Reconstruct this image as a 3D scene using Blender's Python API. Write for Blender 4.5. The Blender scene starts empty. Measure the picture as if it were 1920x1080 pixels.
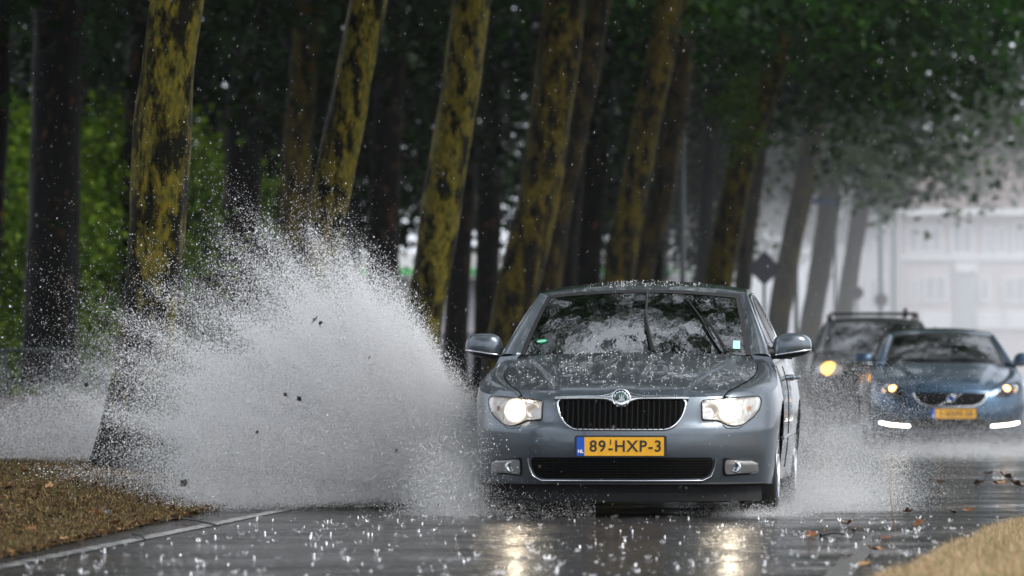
import bpy, bmesh, math, random
import numpy as np
from mathutils import Vector, Matrix, noise as mnoise
R = math.radians
random.seed(7)
rng = np.random.default_rng(11)
scene = bpy.context.scene
col = scene.collection

# ------------------------------------------------------------------ camera
FPX = 10667.0            # focal length in pixels of a 1920 wide frame (200 mm lens)
CAM_H = 0.83
HAZE = 0.0001             # density of the rainy air
HORIZON = 710.0
cam_data = bpy.data.cameras.new("camera")
cam_data.lens = 200.0
cam_data.sensor_width = 36.0
cam_data.clip_end = 3000.0
cam_data.clip_start = 0.5
cam = bpy.data.objects.new("camera", cam_data)
col.objects.link(cam)
cam.location = (0, 0, CAM_H)
cam.rotation_euler = (R(90) + math.atan((HORIZON - 540) / FPX), 0, 0)
cam_data.dof.use_dof = True
cam_data.dof.focus_distance = 34.3
cam_data.dof.aperture_fstop = 3.9
scene.camera = cam

# ------------------------------------------------------------------ world, sun, exposure
SUN_EL, SUN_AZ = R(46), R(125)        # azimuth clockwise from +Y: to the right of the road
world = bpy.data.worlds.new("World")
scene.world = world
world.use_nodes = True
wn, wl = world.node_tree.nodes, world.node_tree.links
bg = wn["Background"]
sky = wn.new("ShaderNodeTexSky")
sky.sky_type = 'NISHITA'
sky.sun_disc = False
sky.sun_elevation = SUN_EL
sky.sun_rotation = SUN_AZ
sky.air_density = 1.0
sky.dust_density = 4.0
hs = wn.new("ShaderNodeHueSaturation")
hs.inputs["Saturation"].default_value = 0.40
wl.new(sky.outputs[0], hs.inputs["Color"])
# rain cloud over the clear-sky light: a bright, uneven white layer
tcw = wn.new("ShaderNodeTexCoord")
cl = wn.new("ShaderNodeTexNoise"); cl.inputs["Scale"].default_value = 3.2; cl.inputs["Detail"].default_value = 5.0
wl.new(tcw.outputs["Generated"], cl.inputs["Vector"])
cr = wn.new("ShaderNodeValToRGB"); cr.color_ramp.elements[0].position = 0.33; cr.color_ramp.elements[1].position = 0.68
cr.color_ramp.elements[0].color = (2.9, 3.15, 3.6, 1); cr.color_ramp.elements[1].color = (8.2, 8.7, 9.5, 1)
wl.new(cl.outputs[0], cr.inputs[0])
cm = wn.new("ShaderNodeMixRGB"); cm.inputs[0].default_value = 0.72
wl.new(hs.outputs[0], cm.inputs[1]); wl.new(cr.outputs[0], cm.inputs[2])
wl.new(cm.outputs[0], bg.inputs["Color"])
bg.inputs["Strength"].default_value = 0.15
sun_data = bpy.data.lights.new("sun", 'SUN')
sun_data.energy = 1.5
sun_data.angle = R(25)
sun_data.color = (1.0, 0.985, 0.96)
sun = bpy.data.objects.new("sun", sun_data)
col.objects.link(sun)
sd = Vector((math.sin(SUN_AZ) * math.cos(SUN_EL), math.cos(SUN_AZ) * math.cos(SUN_EL), math.sin(SUN_EL)))
sun.rotation_euler = (-sd).to_track_quat('-Z', 'Y').to_euler()
scene.view_settings.view_transform = 'Standard'
scene.view_settings.look = 'None'
scene.view_settings.exposure = 0.9
scene.view_settings.gamma = 1.0
scene.render.engine = 'CYCLES'
scene.cycles.max_bounces = 16
scene.cycles.diffuse_bounces = 14
scene.cycles.glossy_bounces = 4
scene.cycles.transmission_bounces = 6
scene.cycles.transparent_max_bounces = 12
scene.cycles.volume_bounces = 1
scene.cycles.use_denoising = True
scene.cycles.sample_clamp_indirect = 6.0
scene.cycles.caustics_reflective = False
scene.cycles.caustics_refractive = False

# ------------------------------------------------------------------ small helpers
def at(px, py, d):
    """world point at distance d along the view, from the picture's 1920x1080 measures"""
    return Vector(((px - 960) / FPX * d, d, CAM_H - (py - HORIZON) / FPX * d))

def lerp(a, b, t): return a + (b - a) * t
def sstep(a, b, x):
    t = min(1.0, max(0.0, (x - a) / (b - a)))
    return t * t * (3 - 2 * t)
def interp(tab, x):
    if x <= tab[0][0]: return tab[0][1]
    for (x0, y0), (x1, y1) in zip(tab, tab[1:]):
        if x <= x1: return y0 + (y1 - y0) * (x - x0) / (x1 - x0)
    return tab[-1][1]
def sinterp(tab, x):
    """Catmull-like smooth interpolation of a table"""
    xs = [a for a, _ in tab]; ys = [b for _, b in tab]
    if x <= xs[0]: return ys[0]
    if x >= xs[-1]: return ys[-1]
    n = len(xs)
    m = []
    for i in range(n):
        if i == 0: m.append((ys[1] - ys[0]) / (xs[1] - xs[0]))
        elif i == n - 1: m.append((ys[-1] - ys[-2]) / (xs[-1] - xs[-2]))
        else: m.append((ys[i + 1] - ys[i - 1]) / (xs[i + 1] - xs[i - 1]))
    for i in range(n - 1):
        if x <= xs[i + 1]:
            h = xs[i + 1] - xs[i]; t = (x - xs[i]) / h
            return ((2*t**3 - 3*t**2 + 1) * ys[i] + (t**3 - 2*t**2 + t) * h * m[i]
                    + (-2*t**3 + 3*t**2) * ys[i + 1] + (t**3 - t**2) * h * m[i + 1])

def tag(o, label=None, cat=None, group=None, kind=None):
    if label: o["label"] = label
    if cat: o["category"] = cat
    if group: o["group"] = group
    if kind: o["kind"] = kind
    return o

def empty(name, loc=(0, 0, 0), rz=0.0):
    o = bpy.data.objects.new(name, None)
    o.empty_display_size = 0.2
    o.location = loc
    o.rotation_euler = (0, 0, rz)
    col.objects.link(o)
    return o

class MB:
    def __init__(s): s.v, s.f = [], []
    def grid(s, P, flip=False, close_u=False, close_v=False):
        n, m = len(P), len(P[0]); b = len(s.v)
        for r in P: s.v.extend(tuple(p) for p in r)
        for i in range(n if close_u else n - 1):
            for j in range(m if close_v else m - 1):
                i2, j2 = (i + 1) % n, (j + 1) % m
                q = (b + i*m + j, b + i*m + j2, b + i2*m + j2, b + i2*m + j)
                s.f.append(q[::-1] if flip else q)
        return s
    def fan(s, pts):
        b = len(s.v); s.v.extend(tuple(p) for p in pts); s.f.append(tuple(range(b, b + len(pts)))); return s
    def box(s, c, size, M=None):
        hx, hy, hz = [a / 2 for a in size]; b = len(s.v)
        for dx, dy, dz in ((-1,-1,-1),(1,-1,-1),(1,1,-1),(-1,1,-1),(-1,-1,1),(1,-1,1),(1,1,1),(-1,1,1)):
            p = Vector((dx*hx, dy*hy, dz*hz))
            if M is not None: p = M @ p
            s.v.append((c[0] + p[0], c[1] + p[1], c[2] + p[2]))
        for q in ((0,3,2,1),(4,5,6,7),(0,1,5,4),(1,2,6,5),(2,3,7,6),(3,0,4,7)): s.f.append(tuple(b + k for k in q))
        return s
    def tube(s, pts, rad, n=10, cap=True, squash=None):
        pts = [Vector(p) for p in pts]
        if not hasattr(rad, '__len__'): rad = [rad] * len(pts)
        rings = []; up = Vector((0, 0, 1))
        t0 = (pts[1] - pts[0]).normalized()
        ref = Vector((1, 0, 0)) if abs(t0.x) < 0.8 else Vector((0, 1, 0))
        for i, p in enumerate(pts):
            t = (pts[min(i + 1, len(pts) - 1)] - pts[max(i - 1, 0)]).normalized()
            a = (ref - t * ref.dot(t)).normalized(); ref = a; bb = t.cross(a)
            rings.append([p + (a * math.cos(k * 2*math.pi/n) + bb * math.sin(k * 2*math.pi/n)) * rad[i] for k in range(n)])
        s.grid(rings, close_v=True)
        if cap:
            s.fan(rings[0][::-1]); s.fan(rings[-1])
        return s
    def build(s, name, mat, parent=None, smooth=True, merge=False, auto=None, recalc=False):
        me = bpy.data.meshes.new(name)
        me.from_pydata(s.v, [], s.f)
        if merge or recalc:
            bm = bmesh.new(); bm.from_mesh(me)
            if merge: bmesh.ops.remove_doubles(bm, verts=bm.verts, dist=1e-5)
            bmesh.ops.recalc_face_normals(bm, faces=bm.faces)
            bm.to_mesh(me); bm.free()
        if smooth:
            me.polygons.foreach_set("use_smooth", [True] * len(me.polygons))
            if auto: me.set_sharp_from_angle(angle=R(auto))
        if mat: me.materials.append(mat)
        o = bpy.data.objects.new(name, me)
        col.objects.link(o)
        if parent: o.parent = parent
        return o

# ------------------------------------------------------------------ materials
def new_mat(name):
    m = bpy.data.materials.new(name); m.use_nodes = True
    nt = m.node_tree
    for n in list(nt.nodes): nt.nodes.remove(n)
    out = nt.nodes.new("ShaderNodeOutputMaterial")
    return m, nt, out
def N(nt, t, **kw):
    n = nt.nodes.new(t)
    for k, v in kw.items():
        if k in n.inputs.keys(): n.inputs[k].default_value = v
        else: setattr(n, k, v)
    return n
def ramp(nt, src, stops):
    r = nt.nodes.new("ShaderNodeValToRGB"); e = r.color_ramp.elements
    while len(e) < len(stops): e.new(0.5)
    for el, (p, c) in zip(e, stops):
        el.position = p; el.color = (c[0], c[1], c[2], 1) if hasattr(c, '__len__') else (c, c, c, 1)
    nt.links.new(src, r.inputs[0]); return r
def pbr(name, color, rough=0.5, metal=0.0, coat=0.0, var=0.0, vscale=6.0, bump=0.0, bscale=30.0, spec=0.5, emit=None, estr=0.0):
    m, nt, out = new_mat(name)
    p = N(nt, "ShaderNodeBsdfPrincipled")
    p.inputs["Base Color"].default_value = (*color, 1)
    p.inputs["Roughness"].default_value = rough
    p.inputs["Metallic"].default_value = metal
    p.inputs["Coat Weight"].default_value = coat
    p.inputs["Coat Roughness"].default_value = 0.06
    p.inputs["Specular IOR Level"].default_value = spec
    if emit:
        p.inputs["Emission Color"].default_value = (*emit, 1); p.inputs["Emission Strength"].default_value = estr
    tc = N(nt, "ShaderNodeTexCoord")
    if var > 0:
        nz = N(nt, "ShaderNodeTexNoise", Scale=vscale, Detail=5.0)
        nt.links.new(tc.outputs["Object"], nz.inputs["Vector"])
        r = ramp(nt, nz.outputs[0], [(0.3, [c * (1 - var) for c in color]), (0.7, [min(1, c * (1 + var)) for c in color])])
        nt.links.new(r.outputs[0], p.inputs["Base Color"])
    if bump > 0:
        nb = N(nt, "ShaderNodeTexNoise", Scale=bscale, Detail=4.0)
        nt.links.new(tc.outputs["Object"], nb.inputs["Vector"])
        b = N(nt, "ShaderNodeBump", Strength=bump, Distance=0.01)
        nt.links.new(nb.outputs[0], b.inputs["Height"]); nt.links.new(b.outputs[0], p.inputs["Normal"])
    nt.links.new(p.outputs[0], out.inputs[0])
    return m
def emission(name, color, strength):
    m, nt, out = new_mat(name)
    e = N(nt, "ShaderNodeEmission"); e.inputs[0].default_value = (*color, 1); e.inputs[1].default_value = strength
    nt.links.new(e.outputs[0], out.inputs[0]); return m

def car_paint(name, color):
    """metallic paint, wet: beads and runs of water in the clear coat"""
    m, nt, out = new_mat(name)
    p = N(nt, "ShaderNodeBsdfPrincipled")
    p.inputs["Metallic"].default_value = 0.75
    p.inputs["Roughness"].default_value = 0.30
    p.inputs["Coat Weight"].default_value = 1.0
    p.inputs["Coat Roughness"].default_value = 0.02; p.inputs["Coat IOR"].default_value = 1.5
    tc = N(nt, "ShaderNodeTexCoord")
    nz = N(nt, "ShaderNodeTexNoise", Scale=900.0, Detail=1.0)
    nt.links.new(tc.outputs["Object"], nz.inputs["Vector"])
    r = ramp(nt, nz.outputs[0], [(0.3, [c * 0.8 for c in color]), (0.7, [c * 1.2 for c in color])])
    nt.links.new(r.outputs[0], p.inputs["Base Color"])
    # water beads: voronoi cells, only where a coarse noise says so
    vo = N(nt, "ShaderNodeTexVoronoi", Scale=95.0)
    nt.links.new(tc.outputs["Object"], vo.inputs["Vector"])
    rb = ramp(nt, vo.outputs["Distance"], [(0.0, 1.0), (0.33, 0.0)])
    n2 = N(nt, "ShaderNodeTexNoise", Scale=26.0, Detail=3.0)
    nt.links.new(tc.outputs["Object"], n2.inputs["Vector"])
    r2 = ramp(nt, n2.outputs[0], [(0.46, 0.0), (0.6, 1.0)])
    mu = N(nt, "ShaderNodeMath", operation='MULTIPLY')
    nt.links.new(rb.outputs[0], mu.inputs[0]); nt.links.new(r2.outputs[0], mu.inputs[1])
    n3 = N(nt, "ShaderNodeTexNoise", Scale=9.0, Detail=3.0)
    nt.links.new(tc.outputs["Object"], n3.inputs["Vector"])
    ad = N(nt, "ShaderNodeMath", operation='ADD')
    nt.links.new(mu.outputs[0], ad.inputs[0]); nt.links.new(n3.outputs[0], ad.inputs[1])
    b = N(nt, "ShaderNodeBump", Strength=0.3, Distance=0.004)
    nt.links.new(ad.outputs[0], b.inputs["Height"])
    nt.links.new(b.outputs[0], p.inputs["Coat Normal"])
    b2 = N(nt, "ShaderNodeBump", Strength=0.06, Distance=0.004)
    nt.links.new(ad.outputs[0], b2.inputs["Height"])
    nt.links.new(b2.outputs[0], p.inputs["Normal"])
    nt.links.new(p.outputs[0], out.inputs[0]); return m

def wet_glass(name, tint, streak=0.25):
    m, nt, out = new_mat(name)
    tr = N(nt, "ShaderNodeBsdfTransparent"); tr.inputs[0].default_value = (*tint, 1)
    gl = N(nt, "ShaderNodeBsdfGlossy"); gl.inputs["Roughness"].default_value = 0.055
    fr = N(nt, "ShaderNodeFresnel", IOR=2.75)
    tc = N(nt, "ShaderNodeTexCoord")
    mp = N(nt, "ShaderNodeMapping"); mp.inputs["Scale"].default_value = (9, 5, 3.5)
    nt.links.new(tc.outputs["Object"], mp.inputs[0])
    nz = N(nt, "ShaderNodeTexNoise", Scale=1.6, Detail=3.0, Roughness=0.5)
    nt.links.new(mp.outputs[0], nz.inputs["Vector"])
    b = N(nt, "ShaderNodeBump", Strength=streak, Distance=0.03)
    nt.links.new(nz.outputs[0], b.inputs["Height"])
    nt.links.new(b.outputs[0], gl.inputs["Normal"])
    mx = N(nt, "ShaderNodeMixShader")
    nt.links.new(fr.outputs[0], mx.inputs[0]); nt.links.new(tr.outputs[0], mx.inputs[1]); nt.links.new(gl.outputs[0], mx.inputs[2])
    nt.links.new(mx.outputs[0], out.inputs[0]); return m

def clear_lens(name):
    m, nt, out = new_mat(name)
    tr = N(nt, "ShaderNodeBsdfTransparent"); tr.inputs[0].default_value = (0.96, 0.96, 0.96, 1)
    gl = N(nt, "ShaderNodeBsdfGlossy"); gl.inputs["Roughness"].default_value = 0.03
    fr = N(nt, "ShaderNodeFresnel", IOR=1.5)
    mx = N(nt, "ShaderNodeMixShader")
    nt.links.new(fr.outputs[0], mx.inputs[0]); nt.links.new(tr.outputs[0], mx.inputs[1]); nt.links.new(gl.outputs[0], mx.inputs[2])
    nt.links.new(mx.outputs[0], out.inputs[0]); return m

def leaf_mat(name, stops, transl=0.45):
    m, nt, out = new_mat(name)
    ge = N(nt, "ShaderNodeNewGeometry")
    r = ramp(nt, ge.outputs["Random Per Island"], stops)
    df = N(nt, "ShaderNodeBsdfPrincipled", Roughness=0.5); df.inputs["Specular IOR Level"].default_value = 0.15
    tl = N(nt, "ShaderNodeBsdfTranslucent")
    nt.links.new(r.outputs[0], df.inputs["Base Color"]); nt.links.new(r.outputs[0], tl.inputs["Color"])
    mx = N(nt, "ShaderNodeMixShader"); mx.inputs[0].default_value = transl
    nt.links.new(df.outputs[0], mx.inputs[1]); nt.links.new(tl.outputs[0], mx.inputs[2])
    nt.links.new(mx.outputs[0], out.inputs[0]); return m

def bark_mat(name, patch, dark, cover, scale=1.0):
    """plane bark: plates of old dark bark over lichen coloured new bark, running vertically"""
    m, nt, out = new_mat(name)
    p = N(nt, "ShaderNodeBsdfPrincipled", Roughness=0.55); p.inputs["Specular IOR Level"].default_value = 0.07
    tc = N(nt, "ShaderNodeTexCoord")
    oi = N(nt, "ShaderNodeObjectInfo")
    mp = N(nt, "ShaderNodeMapping"); mp.inputs["Scale"].default_value = (6.3 * scale, 6.3 * scale, 2.9 * scale)
    ad = N(nt, "ShaderNodeVectorMath", operation='ADD')
    nt.links.new(tc.outputs["Object"], ad.inputs[0])
    sc = N(nt, "ShaderNodeMath", operation='MULTIPLY'); sc.inputs[1].default_value = 37.0
    nt.links.new(oi.outputs["Random"], sc.inputs[0]); nt.links.new(sc.outputs[0], ad.inputs[1])
    nt.links.new(ad.outputs[0], mp.inputs[0])
    nz = N(nt, "ShaderNodeTexNoise", Scale=1.0, Detail=10.0, Roughness=0.68)
    nt.links.new(mp.outputs[0], nz.inputs["Vector"])
    sx_ = N(nt, "ShaderNodeSeparateXYZ"); nt.links.new(tc.outputs["Object"], sx_.inputs[0])
    mr_ = N(nt, "ShaderNodeMapRange"); mr_.inputs[1].default_value = 0.2; mr_.inputs[2].default_value = 1.5; mr_.inputs[3].default_value = 0.17; mr_.inputs[4].default_value = 0.0
    nt.links.new(sx_.outputs[2], mr_.inputs[0])
    ad_ = N(nt, "ShaderNodeMath", operation='ADD'); nt.links.new(nz.outputs[0], ad_.inputs[0]); nt.links.new(mr_.outputs[0], ad_.inputs[1])
    mask = ramp(nt, ad_.outputs[0], [(cover - 0.045, 0.0), (cover + 0.025, 1.0)])
    n2 = N(nt, "ShaderNodeTexNoise", Scale=5.0, Detail=6.0)
    nt.links.new(mp.outputs[0], n2.inputs["Vector"])
    c1 = ramp(nt, n2.outputs[0], [(0.28, (patch[0] * 0.22, patch[1] * 0.30, patch[2] * 0.6)), (0.43, (patch[0] * 0.55, patch[1] * 0.62, patch[2])), (0.55, patch), (0.72, (patch[0] * 1.5, patch[1] * 1.25, patch[2] * 0.8))])
    c2 = ramp(nt, n2.outputs[0], [(0.3, [c * 0.5 for c in dark]), (0.7, [c * 1.5 for c in dark])])
    mx = N(nt, "ShaderNodeMixRGB")
    nt.links.new(mask.outputs[0], mx.inputs[0]); nt.links.new(c1.outputs[0], mx.inputs[1]); nt.links.new(c2.outputs[0], mx.inputs[2])
    nt.links.new(mx.outputs[0], p.inputs["Base Color"])
    n4 = N(nt, "ShaderNodeTexNoise", Scale=14.0, Detail=6.0)
    nt.links.new(mp.outputs[0], n4.inputs["Vector"])
    m4 = N(nt, "ShaderNodeMath", operation='MULTIPLY_ADD'); m4.inputs[1].default_value = 0.5
    nt.links.new(n4.outputs[0], m4.inputs[0]); nt.links.new(mask.outputs[0], m4.inputs[2])
    b = N(nt, "ShaderNodeBump", Strength=0.9, Distance=0.025)
    nt.links.new(m4.outputs[0], b.inputs["Height"]); nt.links.new(b.outputs[0], p.inputs["Normal"])
    nt.links.new(p.outputs[0], out.inputs[0]); return m

def droplet_mat(name, color, gloss=0.1):
    m, nt, out = new_mat(name)
    df = N(nt, "ShaderNodeBsdfDiffuse"); df.inputs[0].default_value = (*color, 1)
    tl = N(nt, "ShaderNodeBsdfTranslucent"); tl.inputs[0].default_value = (*color, 1)
    mx = N(nt, "ShaderNodeMixShader"); mx.inputs[0].default_value = 0.5
    nt.links.new(df.outputs[0], mx.inputs[1]); nt.links.new(tl.outputs[0], mx.inputs[2])
    gl = N(nt, "ShaderNodeBsdfGlossy"); gl.inputs["Roughness"].default_value = 0.2
    m2 = N(nt, "ShaderNodeMixShader"); m2.inputs[0].default_value = gloss
    nt.links.new(mx.outputs[0], m2.inputs[1]); nt.links.new(gl.outputs[0], m2.inputs[2])
    nt.links.new(m2.outputs[0], out.inputs[0]); return m

def wet_asphalt():
    m, nt, out = new_mat("wet_asphalt")
    p = N(nt, "ShaderNodeBsdfPrincipled")
    p.inputs["Specular IOR Level"].default_value = 0.15
    p.inputs["IOR"].default_value = 1.2
    tc = N(nt, "ShaderNodeTexCoord")
    n1 = N(nt, "ShaderNodeTexNoise", Scale=60.0, Detail=4.0)
    nt.links.new(tc.outputs["Object"], n1.inputs["Vector"])
    r1 = ramp(nt, n1.outputs[0], [(0.3, (0.014, 0.014, 0.015)), (0.7, (0.045, 0.043, 0.041))])
    nt.links.new(r1.outputs[0], p.inputs["Base Color"])
    n2 = N(nt, "ShaderNodeTexNoise", Scale=0.9, Detail=4.0)
    nt.links.new(tc.outputs["Object"], n2.inputs["Vector"])
    r2 = ramp(nt, n2.outputs[0], [(0.35, 0.06), (0.65, 0.24)])
    nt.links.new(r2.outputs[0], p.inputs["Roughness"])
    n3 = N(nt, "ShaderNodeTexNoise", Scale=9.0, Detail=5.0, Roughness=0.55)
    nt.links.new(tc.outputs["Object"], n3.inputs["Vector"])
    b = N(nt, "ShaderNodeBump", Strength=1.0, Distance=0.022)
    nt.links.new(n3.outputs[0], b.inputs["Height"])
    # rings and dimples left by the rain
    vo = N(nt, "ShaderNodeTexVoronoi", Scale=14.0); vo.feature = 'SMOOTH_F1'
    nt.links.new(tc.outputs["Object"], vo.inputs["Vector"])
    sn = N(nt, "ShaderNodeMath", operation='SINE'); ml = N(nt, "ShaderNodeMath", operation='MULTIPLY'); ml.inputs[1].default_value = 34.0
    nt.links.new(vo.outputs["Distance"], ml.inputs[0]); nt.links.new(ml.outputs[0], sn.inputs[0])
    b2 = N(nt, "ShaderNodeBump", Strength=0.45, Distance=0.0022)
    nt.links.new(sn.outputs[0], b2.inputs["Height"]); nt.links.new(b.outputs[0], b2.inputs["Normal"])
    nt.links.new(b2.outputs[0], p.inputs["Normal"])
    nt.links.new(p.outputs[0], out.inputs[0]); return m

M = {}
M["asphalt"] = wet_asphalt()
M["chrome"] = pbr("chrome", (0.75, 0.77, 0.8), 0.12, 1.0, bump=0.05, bscale=60)
M["silver"] = pbr("silver_metal", (0.6, 0.62, 0.65), 0.25, 1.0)
M["black"] = pbr("black_plastic", (0.010, 0.010, 0.011), 0.4, spec=0.3)
M["gloss_black"] = pbr("gloss_black", (0.004, 0.004, 0.004), 0.6, spec=0.08)
M["void"] = pbr("underbody_black", (0.006, 0.006, 0.006), 0.8)
M["rubber"] = pbr("tyre_rubber", (0.012, 0.012, 0.012), 0.45, bump=0.3, bscale=40)
M["fabric"] = pbr("seat_fabric", (0.03, 0.03, 0.033), 0.9)
M["plate_yellow"] = pbr("plate_yellow", (0.72, 0.36, 0.012), 0.35, var=0.08, vscale=25)
M["plate_blue"] = pbr("plate_blue", (0.0, 0.07, 0.42), 0.35)
M["plate_white"] = pbr("plate_white", (0.75, 0.75, 0.75), 0.4)
M["plate_black"] = pbr("plate_black", (0.01, 0.01, 0.01), 0.4)
M["green_badge"] = pbr("emblem_green", (0.0, 0.05, 0.03), 0.15, 0.2, coat=1)
M["sticker_green"] = pbr("sticker_green", (0.0, 0.28, 0.12), 0.4)
M["sticker_pale"] = pbr("sticker_pale", (0.35, 0.6, 0.6), 0.5)
M["amber"] = pbr("amber_reflector", (0.5, 0.2, 0.1), 0.25, coat=1)
M["lens"] = clear_lens("clear_lens")
M["windshield"] = wet_glass("wet_windshield", (0.06, 0.08, 0.08), 0.07)
M["side_glass"] = wet_glass("wet_side_glass", (0.10, 0.12, 0.11), 0.1)
M["seal"] = pbr("dark_seal", (0.01, 0.01, 0.011), 0.6)
M["bulb"] = emission("headlight_bulb", (1.0, 0.84, 0.62), 130.0)
M["warm_bulb"] = emission("warm_headlight_bulb", (1.0, 0.42, 0.07), 3.4)
M["amber_bulb"] = emission("amber_lamp", (1.0, 0.50, 0.16), 5.0)
M["day_lamp"] = emission("day_running_lamp", (1.0, 0.95, 0.85), 14.0)
M["paint_grey"] = car_paint("grey_blue_paint", (0.100, 0.121, 0.143))
M["paint_blue"] = car_paint("blue_paint", (0.016, 0.052, 0.098))
M["paint_black"] = car_paint("black_paint", (0.014, 0.014, 0.016))

# ------------------------------------------------------------------ ground, road, verges
def edge_left(Y):      # where the left verge meets the road
    base = -2.37 + 0.052 * (Y - 26)
    if Y > 40: base = -1.67 + 0.084 * (Y - 40) + 0.00012 * max(0, Y - 90) ** 2
    return base + 0.10 * mnoise.noise((Y * 0.55, 3.1, 0)) + 0.05 * mnoise.noise((Y * 2.1, 9.0, 0))
def left_z(X, Y):
    e = edge_left(Y) - X
    z = 0.01 + 0.19 * sstep(0, 1.25, e) + 0.34 * sstep(2.5, 8, e)
    return z + (0.032 * mnoise.noise((X * 2.3, Y * 1.7, 0.0)) + 0.018 * mnoise.noise((X * 7, Y * 6, 4))) * sstep(0, 0.3, e)
def edge_right(Y):
    return 1.63 + 0.150 * (Y - 23.6) + 0.06 * mnoise.noise((Y * 0.9, 7.7, 0)) + 0.04 * mnoise.noise((Y * 4.1, 1.7, 0))

o = MB().grid([[(x, y, -0.03) for x in (-400, -100, 100, 400)] for y in (-60, 60, 300, 900)]).build("ground", pbr("bare_soil", (0.06, 0.05, 0.035), 0.8, var=0.4, vscale=0.3), smooth=False)
tag(o, kind="structure")
ys = [-30, -10, 5, 12, 18] + [22 + 0.5 * k for k in range(60)] + [53 + 3 * k for k in range(80)]
P = []
for y in ys:
    xl = (-2.44 + 0.055 * (y - 26) if y <= 40 else -1.67 + 0.084 * (y - 40) + 0.00012 * max(0, y - 90) ** 2) - 0.35
    xr = 9.0 + 0.09 * max(0, y - 40) + 0.0002 * max(0, y - 90) ** 2
    P.append([(lerp(xl, xr, k / 8), y, 0.0) for k in range(9)])
tag(MB().grid(P).build("road", M["asphalt"]), kind="structure")

# left edge line, worn white paint
def line_mat():
    m, nt, out = new_mat("worn_line_paint")
    p = N(nt, "ShaderNodeBsdfPrincipled", Roughness=0.22)
    tc = N(nt, "ShaderNodeTexCoord")
    nz = N(nt, "ShaderNodeTexNoise", Scale=9.0, Detail=6.0); nt.links.new(tc.outputs["Object"], nz.inputs["Vector"])
    r = ramp(nt, nz.outputs[0], [(0.40, (0.05, 0.05, 0.05)), (0.60, (0.38, 0.38, 0.37))])
    nt.links.new(r.outputs[0], p.inputs["Base Color"])
    b = N(nt, "ShaderNodeBump", Strength=0.5, Distance=0.01); nt.links.new(nz.outputs[0], b.inputs["Height"]); nt.links.new(b.outputs[0], p.inputs["Normal"])
    nt.links.new(p.outputs[0], out.inputs[0]); return m
P = []
for k in range(75):
    y = 10 + k * 0.4
    x = -2.25 + 0.0743 * (y - 25)
    P.append([(x - 0.05, y, 0.004), (x + 0.05, y, 0.004)])
tag(MB().grid(P).build("road_marking", line_mat()), kind="structure")
P = []
for k in range(31):
    y = 12 + k * 0.6
    x = 1.47 + 0.085 * (y - 25) + 0.02 * mnoise.noise((y, 2.2, 0))
    w_ = 0.06 * min(1.0, (30.3 - y) / 3)
    P.append([(x - w_, y, 0.004), (x + w_, y, 0.004)])
tag(MB().grid(P).build("gutter_strip", pbr("wet_concrete", (0.16, 0.155, 0.15), 0.22, var=0.3, vscale=8, bump=0.4, bscale=25)), kind="structure")

def verge_mat(name, c1, c2, c3, scale):
    m, nt, out = new_mat(name)
    p = N(nt, "ShaderNodeBsdfPrincipled", Roughness=0.75)
    tc = N(nt, "ShaderNodeTexCoord")
    nz = N(nt, "ShaderNodeTexNoise", Scale=scale, Detail=8.0, Roughness=0.65); nt.links.new(tc.outputs["Object"], nz.inputs["Vector"])
    r = ramp(nt, nz.outputs[0], [(0.32, c1), (0.5, c2), (0.66, c3)])
    nt.links.new(r.outputs[0], p.inputs["Base Color"])
    b = N(nt, "ShaderNodeBump", Strength=0.9, Distance=0.03); nt.links.new(nz.outputs[0], b.inputs["Height"]); nt.links.new(b.outputs[0], p.inputs["Normal"])
    nt.links.new(p.outputs[0], out.inputs[0]); return m
ys = [-20, -5, 5, 12, 17] + [20 + 0.2 * k for k in range(150)] + [50 + 2.0 * k for k in range(110)]
es = [0.0, 0.08, 0.16, 0.3, 0.45, 0.6, 0.8, 1.0, 1.2, 1.5, 1.8, 2.2, 2.6, 3.2, 4, 5, 6.5, 8, 11, 16, 25, 50]
P = [[(edge_left(y) - e, y, left_z(edge_left(y) - e, y)) for e in es] for y in ys]
o = MB().grid(P, flip=True).build("verge", verge_mat("leaf_strewn_soil", (0.016, 0.010, 0.006), (0.042, 0.026, 0.013), (0.08, 0.05, 0.023), 5.0))
tag(o, kind="structure")
def right_z(X, Y):
    e = X - edge_right(Y)
    e = min(e, (35.2 + 0.25 * mnoise.noise((X * 1.3, 0, 5)) - Y) * 0.5)
    return 0.0 + 0.04 * sstep(0, 0.5, e) + 0.015 * mnoise.noise((X * 4, Y * 2, 2))
P = []
for k in range(80):
    y = 14 + k * 0.268
    P.append([(edge_right(y) + e, y, max(-0.02, right_z(edge_right(y) + e, y))) for e in (0, 0.05, 0.1, 0.2, 0.3, 0.45, 0.6, 0.9, 1.3, 1.8, 2.5, 3.5, 5, 8)])
o = MB().grid(P).build("grass_island", verge_mat("dry_straw_soil", (0.12, 0.075, 0.03), (0.25, 0.17, 0.075), (0.33, 0.24, 0.11), 7.0))
tag(o, kind="structure")

def island_mesh(name, verts, faces, mat):
    me = bpy.data.meshes.new(name)
    V = np.asarray(verts, dtype=np.float32); F = np.asarray(faces, dtype=np.int32)
    me.vertices.add(len(V)); me.vertices.foreach_set("co", V.ravel())
    k = F.shape[1]
    me.loops.add(F.size); me.loops.foreach_set("vertex_index", F.ravel())
    me.polygons.add(len(F)); me.polygons.foreach_set("loop_start", np.arange(0, F.size, k, dtype=np.int32))
    me.update(calc_edges=True)
    me.materials.append(mat)
    return me
def link_mesh(name, me, parent=None):
    o = bpy.data.objects.new(name, me); col.objects.link(o)
    if parent: o.parent = parent
    return o

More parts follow.
